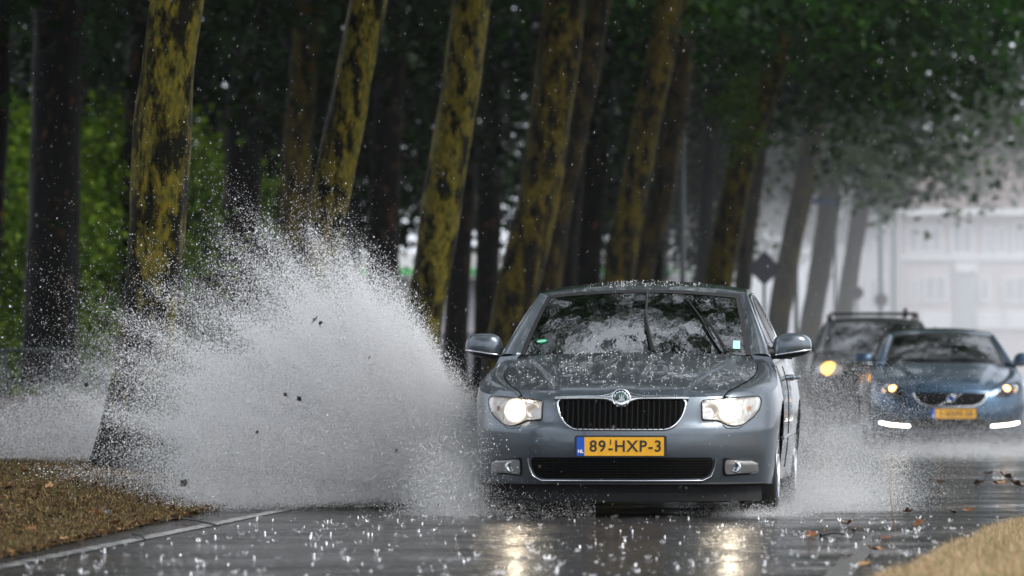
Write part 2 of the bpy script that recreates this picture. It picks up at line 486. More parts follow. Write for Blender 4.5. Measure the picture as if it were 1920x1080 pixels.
def blades(name, pts, hmin, hmax, w, mat, lean=0.6):
    n = len(pts); pts = np.asarray(pts)
    h = rng.uniform(hmin, hmax, n); a = rng.uniform(0, 2*np.pi, n); ln = rng.normal(0, lean, n); b = rng.uniform(0, 2*np.pi, n)
    dx, dy = np.cos(a) * w, np.sin(a) * w
    mid = pts + np.stack([np.cos(b) * ln * h * 0.35, np.sin(b) * ln * h * 0.35, h * 0.6], 1)
    tip = pts + np.stack([np.cos(b) * ln * h, np.sin(b) * ln * h, h * np.clip(1 - 0.3 * np.abs(ln), 0.25, 1)], 1)
    off = np.stack([dx, dy, np.zeros(n)], 1)
    V = np.stack([pts - off, pts + off, mid + off * 0.8, mid - off * 0.8, tip], 1).reshape(-1, 3)
    i = np.arange(n) * 5
    F = np.concatenate([np.stack([i, i+1, i+2], 1), np.stack([i, i+2, i+3], 1), np.stack([i+3, i+2, i+4], 1)])
    return link_mesh(name, island_mesh(name, V, F, mat))
straw = leaf_mat("straw_blades", [(0.0, (0.24, 0.155, 0.08)), (0.45, (0.48, 0.34, 0.19)), (0.85, (0.60, 0.47, 0.30)), (0.93, (0.12, 0.16, 0.035)), (1.0, (0.10, 0.17, 0.03))], 0.3)
dead = leaf_mat("dead_blades", [(0.0, (0.022, 0.013, 0.006)), (0.3, (0.09, 0.056, 0.024)), (0.7, (0.20, 0.135, 0.062)), (0.88, (0.09, 0.115, 0.025)), (1.0, (0.36, 0.27, 0.15))], 0.25)
pts = []
while len(pts) < 85000:
    y = random.uniform(20, 36); x = edge_right(y) + random.random() ** 1.4 * (0.18 * y / 2 + 1.7) + random.uniform(-0.03, 0.05)
    if x > 0.093 * y + 1.3 or y > 35.1: continue
    pts.append((x, y, max(0, right_z(x, y)) - 0.005))
tag(blades("dry_grass", pts, 0.025, 0.11, 0.003, straw, 0.6), kind="stuff")
pts = []
for (px, py) in ((1838, 1046), (1905, 1062), (1872, 985), (1752, 1040), (1795, 1000), (1700, 1030), (1912, 1000), (1760, 1072), (1880, 1030)):
    d_ = (CAM_H - 0.04) * FPX / (py - HORIZON); cx_ = (px - 960) / FPX * d_
    for k in range(260):
        x_, y_ = cx_ + random.gauss(0, 0.06), d_ + random.gauss(0, 0.35)
        if x_ > edge_right(y_) + 0.12 and y_ < 34.6: pts.append((x_, y_, max(0, right_z(x_, y_)) - 0.004))
tag(blades("weeds", pts, 0.03, 0.09, 0.0045, leaf_mat("weed_blades", [(0.0, (0.05, 0.075, 0.018)), (0.6, (0.12, 0.14, 0.04)), (1.0, (0.30, 0.26, 0.11))], 0.35), 0.8), kind="stuff")
pts = []
while len(pts) < 70000:
    y = random.uniform(22, 46); lo = -0.093 * y - 0.3; hi = edge_left(y) + random.uniform(-0.05, 0.04)
    if hi < lo: continue
    x = random.uniform(lo, hi)
    pts.append((x, y, left_z(x, y) - 0.004))
tag(blades("withered_grass", pts, 0.015, 0.06, 0.003, dead, 1.1), kind="stuff")

n = 20000
Yl = 23 + 23 * rng.uniform(0, 1, n); Xl = np.array([random.uniform(-0.093 * y - 0.3, edge_left(y) + 0.03) for y in Yl])
Zl = np.array([left_z(x, y) + 0.012 for x, y in zip(Xl, Yl)])
a_ = rng.uniform(0, 6.28, n); t_ = rng.normal(0, 0.5, n); s_ = rng.uniform(0.007, 0.026, n)[:, None]
u_ = np.stack([np.cos(a_) * np.cos(t_), np.sin(a_) * np.cos(t_), np.sin(t_)], 1); w_ = np.cross(u_, np.array([0, 0, 1.0]) + rng.normal(size=(n, 3)) * 0.4)
p_ = np.stack([Xl, Yl, Zl], 1); k_ = np.cross(w_, u_)
Vl = np.stack([p_ - u_ * s_, p_ + w_ * s_ * .55 + k_ * s_ * .3, p_ + u_ * s_, p_ - w_ * s_ * .55 + k_ * s_ * .3], 1).reshape(-1, 3)
i_ = np.arange(n) * 4
litter = leaf_mat("leaf_litter", [(0.0, (0.02, 0.01, 0.005)), (0.5, (0.08, 0.042, 0.018)), (0.85, (0.16, 0.09, 0.035)), (1.0, (0.3, 0.18, 0.08))], 0.15)
tag(link_mesh("leaf_litter", island_mesh("leaf_litter", Vl, np.concatenate([np.stack([i_, i_+1, i_+2], 1), np.stack([i_, i_+2, i_+3], 1)]), litter)), kind="stuff")

# ------------------------------------------------------------------ trees
LEAF_STOPS = [(0.0, (0.006, 0.022, 0.005)), (0.5, (0.014, 0.048, 0.006)), (0.92, (0.024, 0.080, 0.008)), (1.0, (0.06, 0.13, 0.010))]
M["leaf"] = leaf_mat("plane_leaves", LEAF_STOPS)
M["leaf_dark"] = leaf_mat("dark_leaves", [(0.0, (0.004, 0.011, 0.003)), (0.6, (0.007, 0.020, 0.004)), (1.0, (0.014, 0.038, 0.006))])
M["leaf_bright"] = leaf_mat("bright_leaves", [(0.0, (0.035, 0.085, 0.006)), (0.5, (0.09, 0.17, 0.009)), (1.0, (0.19, 0.28, 0.018))], 0.5)  # yellow-green shrub leaves, brightened to stand in for stronger light
M["bark_moss"] = bark_mat("mossy_plane_bark", (0.125, 0.102, 0.012), (0.006, 0.0065, 0.003), 0.54)
M["bark_mid"] = bark_mat("olive_plane_bark", (0.075, 0.058, 0.006), (0.006, 0.0055, 0.004), 0.53)
M["bark_dim"] = bark_mat("brown_plane_bark", (0.044, 0.032, 0.008), (0.008, 0.007, 0.005), 0.5)
M["bark_dark"] = bark_mat("dark_plane_bark", (0.10, 0.042, 0.006), (0.0018, 0.0015, 0.0012), 0.405)

def leaves(n_clump, per, rad, spread, size, seed, shell=0.55, flat=0.5):
    g = np.random.default_rng(seed)
    d = g.normal(size=(n_clump, 3)); d /= np.linalg.norm(d, axis=1)[:, None]
    rr = g.uniform(shell, 1.0, n_clump) ** 0.6
    c = d * rr[:, None] * np.array(rad)
    c[:, 2] += np.where(c[:, 2] < 0, g.uniform(-0.5, 0.6, n_clump), 0)
    k = g.integers(int(per * 0.5), int(per * 1.5), n_clump)
    idx = np.repeat(np.arange(n_clump), k); n = len(idx)
    sp = g.uniform(0.6, 1.3, n_clump)[idx] * spread
    p = c[idx] + g.normal(size=(n, 3)) * sp[:, None] * np.array([1, 1, 0.75])
    a = g.uniform(0, 2*np.pi, n); t = g.normal(-0.5, flat, n)
    u = np.stack([np.cos(a) * np.cos(t), np.sin(a) * np.cos(t), np.sin(t)], 1)
    up = np.array([0, 0, 1.0]) + g.normal(size=(n, 3)) * 0.35
    w = np.cross(u, up); w /= np.linalg.norm(w, axis=1)[:, None]
    s = (g.uniform(0.6, 1.3, n) * size)[:, None]
    nn = np.cross(w, u)
    V = np.stack([p, p + u*s*0.35 + w*s*0.5 + nn*s*0.12, p + u*s*1.05, p + u*s*0.35 - w*s*0.5 + nn*s*0.12], 1).reshape(-1, 3)
    i = np.arange(n) * 4
    # two triangles folded on the midrib
    F = np.concatenate([np.stack([i, i+1, i+2], 1), np.stack([i, i+2, i+3], 1)])
    return V, F

CROWN = []
for k in range(4):
    V, F = leaves(95, 120, (5.6, 5.6, 3.9), 0.62, 0.21, 100 + k)
    CROWN.append(island_mesh("crown", V, F, M["leaf"]))
CROWN_SPARSE = []
for k in range(2):
    V, F = leaves(95, 100, (5.6, 5.6, 3.4), 0.62, 0.22, 150 + k)
    CROWN_SPARSE.append(island_mesh("crown", V, F, M["leaf"]))
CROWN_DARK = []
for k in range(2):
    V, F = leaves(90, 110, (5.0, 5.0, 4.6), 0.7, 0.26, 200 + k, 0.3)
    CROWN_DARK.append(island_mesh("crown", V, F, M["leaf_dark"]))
CROWN_BRIGHT = []
for k in range(3):
    V, F = leaves(60, 150, (1.5, 1.5, 1.9), 0.28, 0.11, 300 + k, 0.2)
    CROWN_BRIGHT.append(island_mesh("foliage", V, F, M["leaf_bright"]))

def trunk_mesh(path, mat, seed, limbs=3, base_z=0.0, flare=0.7, sides=30, lump=0.09):
    """path: [(x, y, z, r)] from the root upwards"""
    mb = MB()
    L = [0.0]
    for a, b in zip(path, path[1:]): L.append(L[-1] + (Vector(b[:3]) - Vector(a[:3])).length)
    tabs = [[(L[i], path[i][k]) for i in range(len(path))] for k in range(4)]
    n = max(8, int(L[-1] / 0.09)); rings = []
    r0 = random.Random(seed); ph = r0.uniform(0, 6.28)
    for i in range(n + 1):
        l = L[-1] * i / n
        c = [sinterp(tabs[k], l) for k in range(3)]; r = interp(tabs[3], l)
        ring = []
        for k in range(sides):
            a = 2 * math.pi * k / sides
            f = 1 + flare * math.exp(-max(0, c[2] - base_z) / 0.33) * (0.75 + 0.45 * math.sin(4 * a + ph) + 0.2 * math.sin(7 * a + ph * 2))
            f += lump * mnoise.noise((math.cos(a) * 1.2 + seed, math.sin(a) * 1.2, c[2] * 0.9)) * 2
            f += 0.05 * mnoise.noise((math.cos(a) * 3.5 + seed, math.sin(a) * 3.5, c[2] * 3.5)) + 0.03 * mnoise.noise((math.cos(a) * 8 + seed, math.sin(a) * 8, c[2] * 2.0))
            ring.append((c[0] + r * f * math.cos(a), c[1] + r * f * math.sin(a), c[2]))
        rings.append(ring)
    mb.grid(rings, close_v=True); mb.fan(rings[-1])
    top = Vector(path[-1][:3]); rt = path[-1][3]
    for k in range(limbs):
        a = ph + k * 2 * math.pi / limbs + r0.uniform(-0.4, 0.4); s = r0.uniform(2.6, 4.2)
        d = Vector((math.cos(a), math.sin(a), 0))
        st = top - Vector((0, 0, r0.uniform(0.1, 1.3)))
        mb.tube([st, st + d * s * 0.3 + Vector((0, 0, s * 0.45)), st + d * s * 0.75 + Vector((0, 0, s * 0.75)), st + d * s * 1.1 + Vector((0, 0, s * 0.85))],
                [rt * 0.75, rt * 0.55, rt * 0.35, rt * 0.12], 8)
    return mb

def tree(name, px_path, d, width, mat, label, cat="tree", group=None, crown=None, crown_bottom=5.0, top_extra=3.2, limbs=3, crown_shift=(0, 0), crown_scale=1.0, ground=None, base_px=None, flare=0.7, lump=0.09):
    """px_path: centre line measured in the picture (px, py) from low to high; d: distance; width: trunk diameter in metres"""
    pts = [at(px, py, d) for px, py in px_path]
    # continue the line down to the ground
    p0, p1 = pts[0], pts[1]
    zg = ground if ground is not None else left_z(p0.x, d) - 0.05
    if base_px is not None: bx = (base_px - 960) / FPX * d
    else: bx = p0.x - (p1.x - p0.x) / max(0.3, p1.z - p0.z) * (p0.z - zg) * 0.75
    if p0.z > zg + 0.3: pts.insert(0, Vector((bx, d, zg)))
    a, b = pts[-2], pts[-1]
    sl = (b.x - a.x) / max(0.3, b.z - a.z)
    pts.append(Vector((b.x + sl * top_extra * 0.9, d + 0.2, b.z + top_extra)))
    root = empty(name, (pts[0].x, d, zg))
    off = Vector((pts[0].x, d, zg))
    path = []
    for i, p in enumerate(pts):
        q = p - off
        path.append((q.x, q.y, q.z, width / 2 * (1.0 - 0.12 * i / (len(pts) - 1))))
    trunk_mesh(path, mat, seed=int(d * 7) % 97 + 1, limbs=limbs, base_z=0.0, flare=flare, lump=lump).build("trunk", mat, root)
    if crown is not None:
        c = link_mesh("crown", crown, root)
        top = pts[-1] - off
        s = crown_scale
        c.location = (top.x + crown_shift[0], top.y + crown_shift[1], max(top.z + 0.5, crown_bottom + 3.9 * s - zg))
        c.scale = (s, s, s)
        c.rotation_euler = (0, 0, random.uniform(0, 6.28))
    tag(root, label, cat, group)
    return root

pass
G_A = "mossy plane trees in the row along the kerb"
G_B = "dark tree trunks standing behind the kerb row"
# the row along the road, nearest first
row_a = [
 # name px_path d width material label crown_bottom
 ([(266, 740), (284, 640), (292, 500), (300, 300), (312, 150), (332, 0)], 40.0, 0.43, "bark_moss", "thickest yellow mossy plane trunk, standing inside the left end of the splash", 4.9, 255),
 ([(592, 520), (606, 440), (618, 380), (640, 250), (652, 200), (690, 0)], 52.0, 0.385, "bark_moss", "yellow mossy plane trunk with peeling bark, rising behind the crest of the splash", 5.4, 565),
 ([(790, 600), (806, 520), (826, 400), (856, 200), (885, 0)], 63.0, 0.45, "bark_moss", "mossy plane trunk with dark bark plates, leaning right above the splash's right shoulder", 5.8, 772),
 ([(958, 600), (1003, 400), (1036, 200), (1058, 0)], 73.0, 0.57, "bark_mid", "smooth olive plane trunk leaning right, directly left of the grey car's roof", 6.2, 935),
 ([(1030, 500), (1052, 360), (1090, 180), (1120, 0)], 84.0, 0.44, "bark_dim", "dim brown plane trunk half hidden behind the smooth olive trunk", 6.6, None),
 ([(1162, 500), (1200, 300), (1240, 100), (1256, 0)], 94.0, 0.50, "bark_mid", "brown plane trunk leaning right above the left part of the grey car's roof", 6.8, None),
 ([(1207, 500), (1240, 360), (1262, 250), (1290, 0)], 103.0, 0.44, "bark_dim", "plane trunk with a pale wet streak, just left of the dark lamp post", 6.6, None),
 ([(1350, 520), (1392, 300), (1425, 200), (1470, 60)], 112.0, 0.58, "bark_mid", "stout dark plane trunk left of the diamond sign", 6.2, None),
 ([(1394, 520), (1408, 400), (1424, 280), (1450, 140)], 118.0, 0.34, "bark_dim", "slim plane trunk touching the stout trunk left of the diamond sign", 5.6, None),
 ([(1460, 600), (1488, 440), (1518, 290), (1540, 160)], 126.0, 0.50, "bark_mid", "leaning brown plane trunk just right of the diamond sign", 4.6, None),
 ([(1522, 600), (1548, 440), (1562, 300), (1572, 180)], 138.0, 0.54, "bark_dim", "brown plane trunk behind the blue street name sign", 4.4, None),
 ([(1584, 580), (1606, 440), (1626, 320), (1650, 200)], 150.0, 0.48, "bark_dim", "farthest pale hazy plane trunk, nearest the pale terrace", 4.6, None),
]
for i, (pp, d, w, mt, lab, cb, bpx) in enumerate(row_a):
    tree("plane_tree", pp, d, w, M[mt], lab, "tree", G_A, CROWN[i % 4], cb, top_extra=3.0 if d < 90 else 1.0, crown_shift=(2.6 if d < 60 else 1.6, 0), base_px=bpx, flare=0.75 if d < 60 else 0.4)
V, F = leaves(22, 60, (1.5, 1.5, 1.9), 0.30, 0.17, 411, 0.1)
SPRAY = island_mesh("leaf_spray", V, F, leaf_mat("lit_tone_leaves", [(0.0, (0.02, 0.06, 0.006)), (0.6, (0.05, 0.11, 0.008)), (1.0, (0.10, 0.17, 0.012))], 0.5))  # lit patches of the canopy put into brighter leaf colours
for tr_name, px, py, d, sc_ in (("plane_tree.009", 1600, 190, 122.0, (0.55, 0.6, 0.75)), ("plane_tree.007", 1385, 205, 108.0, (0.4, 0.5, 0.5)), ("plane_tree.010", 1655, 350, 134.0, (0.4, 0.45, 0.45)), ("plane_tree.007", 1520, 0, 108.0, (0.7, 0.6, 0.4))):
    tr_ = bpy.data.objects[tr_name]; o = link_mesh("leaf_spray", SPRAY, tr_); o.location = at(px, py, d) - tr_.location; o.scale = sc_; o["label"] = "yellow-green spray of leaves, coloured brighter as if lit"
# the next trees of the same row towards the viewer: their crowns arch over the road
for i, (d, x) in enumerate(((31.0, -4.3), (21.0, -4.9))):
    root = empty("plane_tree", (x, d, 0.2))
    trunk_mesh([(0, 0, 0, 0.24), (0.2, 0, 2.0, 0.21), (0.55, 0, 4.5, 0.19), (1.1, 0, 7.0, 0.16)], M["bark_moss"], 31 + i).build("trunk", M["bark_moss"], root)
    c = link_mesh("crown", CROWN_SPARSE[i % 2], root); c.location = (1.6, 0, 9.2); c.rotation_euler = (0, 0, 1.3 * i)
    tag(root, "plane tree of the kerb row standing nearer than the grey car, outside the picture", "tree", G_A)

for i, (d, x) in enumerate(((56.0, -9.5), (46.0, -9.0))):  # unseen trees added to block skylight from the left
    root = empty("park_tree", (x, d, 0.4))
    trunk_mesh([(0, 0, 0, 0.34), (0.1, 0, 2.0, 0.30), (0.2, 0, 5.5, 0.26)], M["bark_dark"], 41 + i).build("trunk", M["bark_dark"], root)
    c = link_mesh("crown", CROWN_DARK[i % 2], root); c.location = (0.3, 0, 7.6); c.scale = (1.15, 1.15, 1.1); c.rotation_euler = (0, 0, 1.7 * i)
    tag(root, "unseen tree added left of the kerb row to block the sky", "tree", "unseen trees added to block the sky")
row_b = [
 ([(4, 190), (6, 60), (10, 0)], 74.0, 0.20, "bark_dark", "thin dark trunk cut by the upper left corner of the picture", -30),
 ([(92, 720), (97, 500), (104, 250), (110, 0)], 85.0, 0.80, "bark_dark", "broad almost black trunk with one orange strip, between two bright green shrubs at far left", 90),
 ([(253, 300), (258, 150), (268, 0)], 98.0, 0.42, "bark_dark", "black trunk peeping out left of the thickest mossy trunk", 246),
 ([(452, 440), (455, 300), (462, 140), (478, 0)], 107.0, 0.72, "bark_dark", "dark bent trunk with a rusty left edge, right of the thickest mossy trunk", 450),
 ([(557, 450), (556, 300), (566, 160), (580, 0)], 115.0, 0.62, "bark_mid", "crooked dark trunk with yellow patches and a wet pale bend", 560),
 ([(716, 560), (719, 400), (728, 200), (736, 0)], 131.0, 0.76, "bark_dark", "straight charcoal trunk just right of the peeling mossy trunk", 714),
 ([(858, 560), (868, 380), (878, 200)], 150.0, 0.66, "bark_dark", "black trunk close behind the mossy trunk with dark bark plates", 852),
 ([(912, 600), (917, 400), (925, 200), (932, 0)], 158.0, 0.72, "bark_dark", "straight dark trunk between the bark-plated mossy trunk and the smooth olive trunk", 908),
 ([(1102, 500), (1112, 330), (1126, 160), (1140, 0)], 150.0, 0.75, "bark_dark", "dark trunk with an orange strip above the left half of the grey car's windshield", 1096),
 ([(388, 470), (392, 300), (400, 0)], 128.0, 0.5, "bark_dark", "narrow black trunk just right of the thickest mossy trunk", 385),
 ([(655, 520), (664, 300), (676, 0)], 140.0, 0.55, "bark_dark", "black trunk hidden close behind the peeling mossy trunk", 650),
 ([(1062, 500), (1078, 300), (1098, 0)], 138.0, 0.5, "bark_dark", "dark trunk behind the dim brown trunk, above the windshield's left end", 1055),
 ([(1318, 520), (1330, 300), (1346, 60)], 119.0, 0.30, "bark_dark", "slender dark trunk between the dark lamp post and the stout plane trunk", 1312),
 ([(1236, 500), (1252, 300), (1262, 150)], 176.0, 0.55, "bark_dark", "grey misty trunk behind the trunk with the pale wet streak", 1228),
]
for i, (pp, d, w, mt, lab, bpx) in enumerate(row_b):
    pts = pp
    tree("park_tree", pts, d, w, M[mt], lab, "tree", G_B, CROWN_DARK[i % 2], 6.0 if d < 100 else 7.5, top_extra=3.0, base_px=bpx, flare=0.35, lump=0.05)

# denser trees in the park beyond, crowns down low
G_C = "leafy trees at the back of the park"
bgt = [(-11.5, 128, 6.4, 1.0), (-7.2, 140, 6.8, 1.05), (-9.5, 165, 7.5, 1.2), (-3.6, 172, 8.2, 1.0), (1.2, 186, 8.4, 1.0), (4.2, 178, 8.0, 1.0), (-14.5, 150, 8.0, 1.3), (7.8, 196, 8.6, 1.0), (5.0, 152, 8.2, 0.8), (9.5, 205, 8.0, 0.9), (-19.0, 132, 7.0, 1.2), (-24.0, 150, 7.5, 1.3), (-16.5, 112, 6.8, 1.0)]
for i, (x, d, z, s) in enumerate(bgt):
    root = empty("broadleaf_tree", (x, d, 0.5))
    trunk_mesh([(0, 0, -0.3, 0.22), (0.1, 0, 2, 0.19), (0.0, 0.1, 5, 0.14)], M["bark_dark"], 60 + i, flare=0.3).build("trunk", M["bark_dark"], root)
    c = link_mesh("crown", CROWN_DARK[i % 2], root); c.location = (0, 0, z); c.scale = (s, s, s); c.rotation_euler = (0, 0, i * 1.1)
    tag(root, "dark leafy tree blurred at the back of the park behind the trunk rows", "tree", G_C)

V, F = leaves(48, 80, (1.0, 1.0, 2.3), 0.33, 0.17, 511, 0.1)
YOUNG = island_mesh("crown", V, F, M["leaf"])
for px, py, d, lab in ((1312, 350, 122.0, "slim young tree filling the gap right of the dark lamp post"),):
    c = at(px, py, d); root = empty("young_tree", (c.x, d, 0.1))
    trunk_mesh([(0, 0, 0, 0.06), (0.05, 0, 2.0, 0.05), (0.0, 0.0, c.z, 0.035)], M["bark_dark"], 77 + int(px) % 7, limbs=2, flare=0.2).build("trunk", M["bark_dark"], root)
    o = link_mesh("crown", YOUNG, root); o.location = (0, 0, c.z - 0.1); o.rotation_euler = (0, 0, px); tag(root, lab, "tree")

# dark hedge closing the park far behind
g5 = np.random.default_rng(55)
hx0, hx1 = -13.2, -3.3
nL = 32000
Pq = np.stack([g5.uniform(0, hx1 - hx0, nL), g5.normal(0, 0.5, nL), np.zeros(nL)], 1)
hh = 3.6 + 0.7 * np.sin(Pq[:, 0] * 1.3) + 0.4 * np.sin(Pq[:, 0] * 3.1 + 1)
Pq[:, 2] = hh * g5.uniform(0.0, 1.0, nL) ** 0.8 + g5.normal(0, 0.15, nL)
aq, tq = g5.uniform(0, 6.28, nL), g5.normal(-0.4, 0.5, nL)
uq = np.stack([np.cos(aq) * np.cos(tq), np.sin(aq) * np.cos(tq), np.sin(tq)], 1); wq = np.cross(uq, np.array([0, 0, 1.0]) + g5.normal(size=(nL, 3)) * 0.4)
sq_ = g5.uniform(0.08, 0.17, nL)[:, None]
Vq = np.stack([Pq, Pq + uq * sq_ * .5 + wq * sq_ * .5, Pq + uq * sq_ * 1.1, Pq + uq * sq_ * .5 - wq * sq_ * .5], 1).reshape(-1, 3); iq = np.arange(nL) * 4
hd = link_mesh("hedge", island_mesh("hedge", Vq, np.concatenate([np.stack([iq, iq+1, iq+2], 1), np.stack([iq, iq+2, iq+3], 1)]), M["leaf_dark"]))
hd.location = (hx0, 118, 0.3); tag(hd, "long dark hedge closing the park behind the trunks and the splash", "hedge")

# bright shrubs at far left
G_S = "bright green shrubs at the far left"
for i, (px, py, d, s, lab) in enumerate((
        (8, 440, 96, 1.25, "bright green shrub left of the broad black trunk"),
        (205, 420, 99, 1.2, "bright green shrub between the broad black trunk and the thickest mossy trunk"),
        (70, 560, 104, 1.1, "low green shrub behind the broad black trunk"),
        (210, 590, 104, 0.9, "small green shrub low behind the spray, right of the broad black trunk"),
        (390, 440, 125, 1.15, "dull green shrub right of the thickest mossy trunk"))):
    c = at(px, py, d); zg = left_z(c.x, d) - 0.1
    root = empty("shrub", (c.x, d, zg))
    f = link_mesh("foliage", CROWN_BRIGHT[i % 3], root); f.location = (0, 0, c.z - zg); f.scale = (s, s, s * 1.1); f.rotation_euler = (0, 0, i)
    mb = MB()
    for k in range(4):
        a = k * 1.6 + i
        mb.tube([(0.1 * math.cos(a), 0.1 * math.sin(a), 0), (0.35 * math.cos(a), 0.35 * math.sin(a), (c.z - zg) * 0.6), (0.8 * math.cos(a), 0.8 * math.sin(a), c.z - zg + 0.7)], [0.05, 0.04, 0.015], 6)
    mb.build("stem", M["bark_dark"], root)
    tag(root, lab, "shrub", G_S)

# ------------------------------------------------------------------ background buildings
def wall_mat(name, c, joint, sx=1.0):
    m, nt, out = new_mat(name)
    p = N(nt, "ShaderNodeBsdfPrincipled", Roughness=0.8)
    tc = N(nt, "ShaderNodeTexCoord")
    mp = N(nt, "ShaderNodeMapping"); mp.inputs["Rotation"].default_value = (R(90), 0, 0)
    nt.links.new(tc.outputs["Object"], mp.inputs[0])
    br = N(nt, "ShaderNodeTexBrick", Scale=4.5); br.inputs["Color1"].default_value = (*c, 1); br.inputs["Color2"].default_value = (*[k * 0.8 for k in c], 1); br.inputs["Mortar"].default_value = (*joint, 1)
    nt.links.new(mp.outputs[0], br.inputs["Vector"]); nt.links.new(br.outputs["Color"], p.inputs["Base Color"])
    nt.links.new(p.outputs[0], out.inputs[0]); return m
M["brick"] = wall_mat("pale_brick", (0.48, 0.40, 0.40), (0.5, 0.45, 0.45))  # mist's low contrast is put into brick, trim and pane tones
M["brick_brown"] = wall_mat("brown_brick", (0.22, 0.10, 0.06), (0.2, 0.16, 0.14))
M["white_paint"] = pbr("white_paint", (0.68, 0.68, 0.68), 0.4, var=0.05)
M["grey_render"] = pbr("grey_render", (0.45, 0.46, 0.48), 0.8, var=0.1, vscale=0.6)
M["pane"] = pbr("window_pane", (0.26, 0.26, 0.28), 0.06, spec=1.0)
M["roof_tile"] = pbr("roof_tile", (0.10, 0.06, 0.05), 0.6, var=0.3, vscale=3, bump=0.4, bscale=8)
M["green_band"] = pbr("green_band", (0.10, 0.42, 0.14), 0.4)

def window(parent, x0, x1, z0, z1, y, bars=1):
    f = MB(); t = 0.09
    f.box(((x0 + x1) / 2, y - 0.03, z0 + t / 2), (x1 - x0, 0.10, t)).box(((x0 + x1) / 2, y - 0.03, z1 - t / 2), (x1 - x0, 0.10, t))
    f.box((x0 + t / 2, y - 0.03, (z0 + z1) / 2), (t, 0.096, z1 - z0 - 2 * t)).box((x1 - t / 2, y - 0.03, (z0 + z1) / 2), (t, 0.096, z1 - z0 - 2 * t))
    for b in range(bars):
        xb = lerp(x0, x1, (b + 1) / (bars + 1)); f.box((xb, y - 0.028, (z0 + z1) / 2), (0.07, 0.09, z1 - z0 - 2 * t))
    w = f.build("window", M["white_paint"], parent, smooth=False)
    MB().box(((x0 + x1) / 2, y + 0.0, (z0 + z1) / 2), (x1 - x0 - t, 0.03, z1 - z0 - t)).build("pane", M["pane"], w, smooth=False)

def bx(px, d): return (px - 960) / FPX * d
def bz(py, d): return CAM_H - (py - HORIZON) / FPX * d
D = 215.0
root = empty("terrace_building", (bx(1690, D), D, 0))
ox = bx(1690, D); X1 = bx(2120, D) - ox
eave = bz(404, D)
MB().box((X1 / 2, 4.0, eave / 2), (X1, 8.0, eave)).build("wall", M["brick"], root, smooth=False)
MB().box((X1 / 2, -0.25, eave + 0.12), (X1 + 0.4, 0.6, 0.24)).build("eaves_board", M["white_paint"], root, smooth=False)
MB().grid([[(-0.3, -0.5, eave + 0.25), (X1 + 0.3, -0.5, eave + 0.25)], [(-0.3, 4, eave + 3.0), (X1 + 0.3, 4, eave + 3.0)], [(-0.3, 8.5, eave + 0.25), (X1 + 0.3, 8.5, eave + 0.25)]]).build("roof", M["roof_tile"], root, smooth=False)
MB().box((X1 / 2, -0.06, bz(482, D)), (X1, 0.12, 0.22)).build("string_course", M["white_paint"], root, smooth=False)
for (pa, pb, ya, yb, bars) in ((1700, 1768, 424, 474, 2), (1782, 1826, 422, 476, 1), (1844, 1862, 424, 476, 0), (1868, 1888, 424, 476, 0), (1898, 1930, 424, 476, 1), (1950, 1990, 424, 476, 1),
                               (1706, 1722, 520, 568, 0), (1732, 1776, 516, 566, 1), (1838, 1856, 518, 566, 0), (1880, 1925, 518, 570, 1), (1950, 1990, 518, 570, 1)):
    window(root, bx(pa, D) - ox, bx(pb, D) - ox, bz(yb, D), bz(ya, D), -0.02, bars)
MB().box(((bx(1790, D) + bx(1832, D)) / 2 - ox, -0.1, (bz(486, D) + bz(504, D)) / 2 - 0.12), (bx(1832, D) - bx(1790, D), 0.16, bz(486, D) - bz(504, D))).build("spandrel_panel", M["white_paint"], root, smooth=False)
door = MB().box(((bx(1792, D) + bx(1828, D)) / 2 - ox, -0.03, (bz(506, D) + 0.1) / 2), (bx(1828, D) - bx(1792, D), 0.12, bz(508, D))).build("door", pbr("grey_door", (0.28, 0.3, 0.33), 0.5), root, smooth=False)
for (pa, pb) in ((1726, 1782), (1832, 1880), (1884, 1930)):
    MB().box(((bx(pa, D) + bx(pb, D)) / 2 - ox, -0.08, bz(600, D)), (bx(pb, D) - bx(pa, D), 0.14, 0.65)).build("parapet_panel", M["white_paint"], root, smooth=False)
tag(root, "pale brick terrace with white windows fading in the rain behind the rear cars", "building")

D = 232.0
root = empty("grey_house", (bx(1540, D), D, 0)); ox = bx(1540, D); X1 = bx(1680, D) - ox; h = bz(430, D)
MB().box((X1 / 2, 4, h / 2), (X1, 8, h)).build("wall", M["grey_render"], root, smooth=False)
MB().grid([[(-0.3, -0.4, h), (X1 + 0.3, -0.4, h)], [(-0.3, 4, h + 3), (X1 + 0.3, 4, h + 3)], [(-0.3, 8.4, h), (X1 + 0.3, 8.4, h)]]).build("roof", pbr("slate_roof", (0.2, 0.21, 0.23), 0.5), root, smooth=False)
window(root, 0.6, 1.6, 1.0, 2.5, -0.02); window(root, 1.9, 2.7, 3.6, 5.0, -0.02)
tag(root, "misty grey house seen between the last plane trunks and the lamp posts", "building")

D = 205.0
root = empty("flat_roofed_shop", (bx(640, D), D, 0)); ox = bx(640, D); X1 = bx(1330, D) - ox
z0, z1 = bz(522, D), bz(474, D)
MB().box((X1 / 2, 4, z0 / 2), (X1, 8, z0)).build("wall", M["grey_render"], root, smooth=False)
MB().box((X1 / 2, 3.7, (z0 + z1) / 2), (X1 + 0.5, 8.8, z1 - z0)).build("fascia", M["white_paint"], root, smooth=False)
MB().box((X1 / 2, -0.72, bz(510, D)), (X1 + 0.5, 0.05, 0.22)).build("green_stripe", M["green_band"], root, smooth=False)
for k in range(5): window(root, 0.7 + k * 2.6, 2.6 + k * 2.6, 0.5, 2.6, -0.02)
tag(root, "low flat-roofed building whose white fascia with a green stripe shows between the trunks", "building")

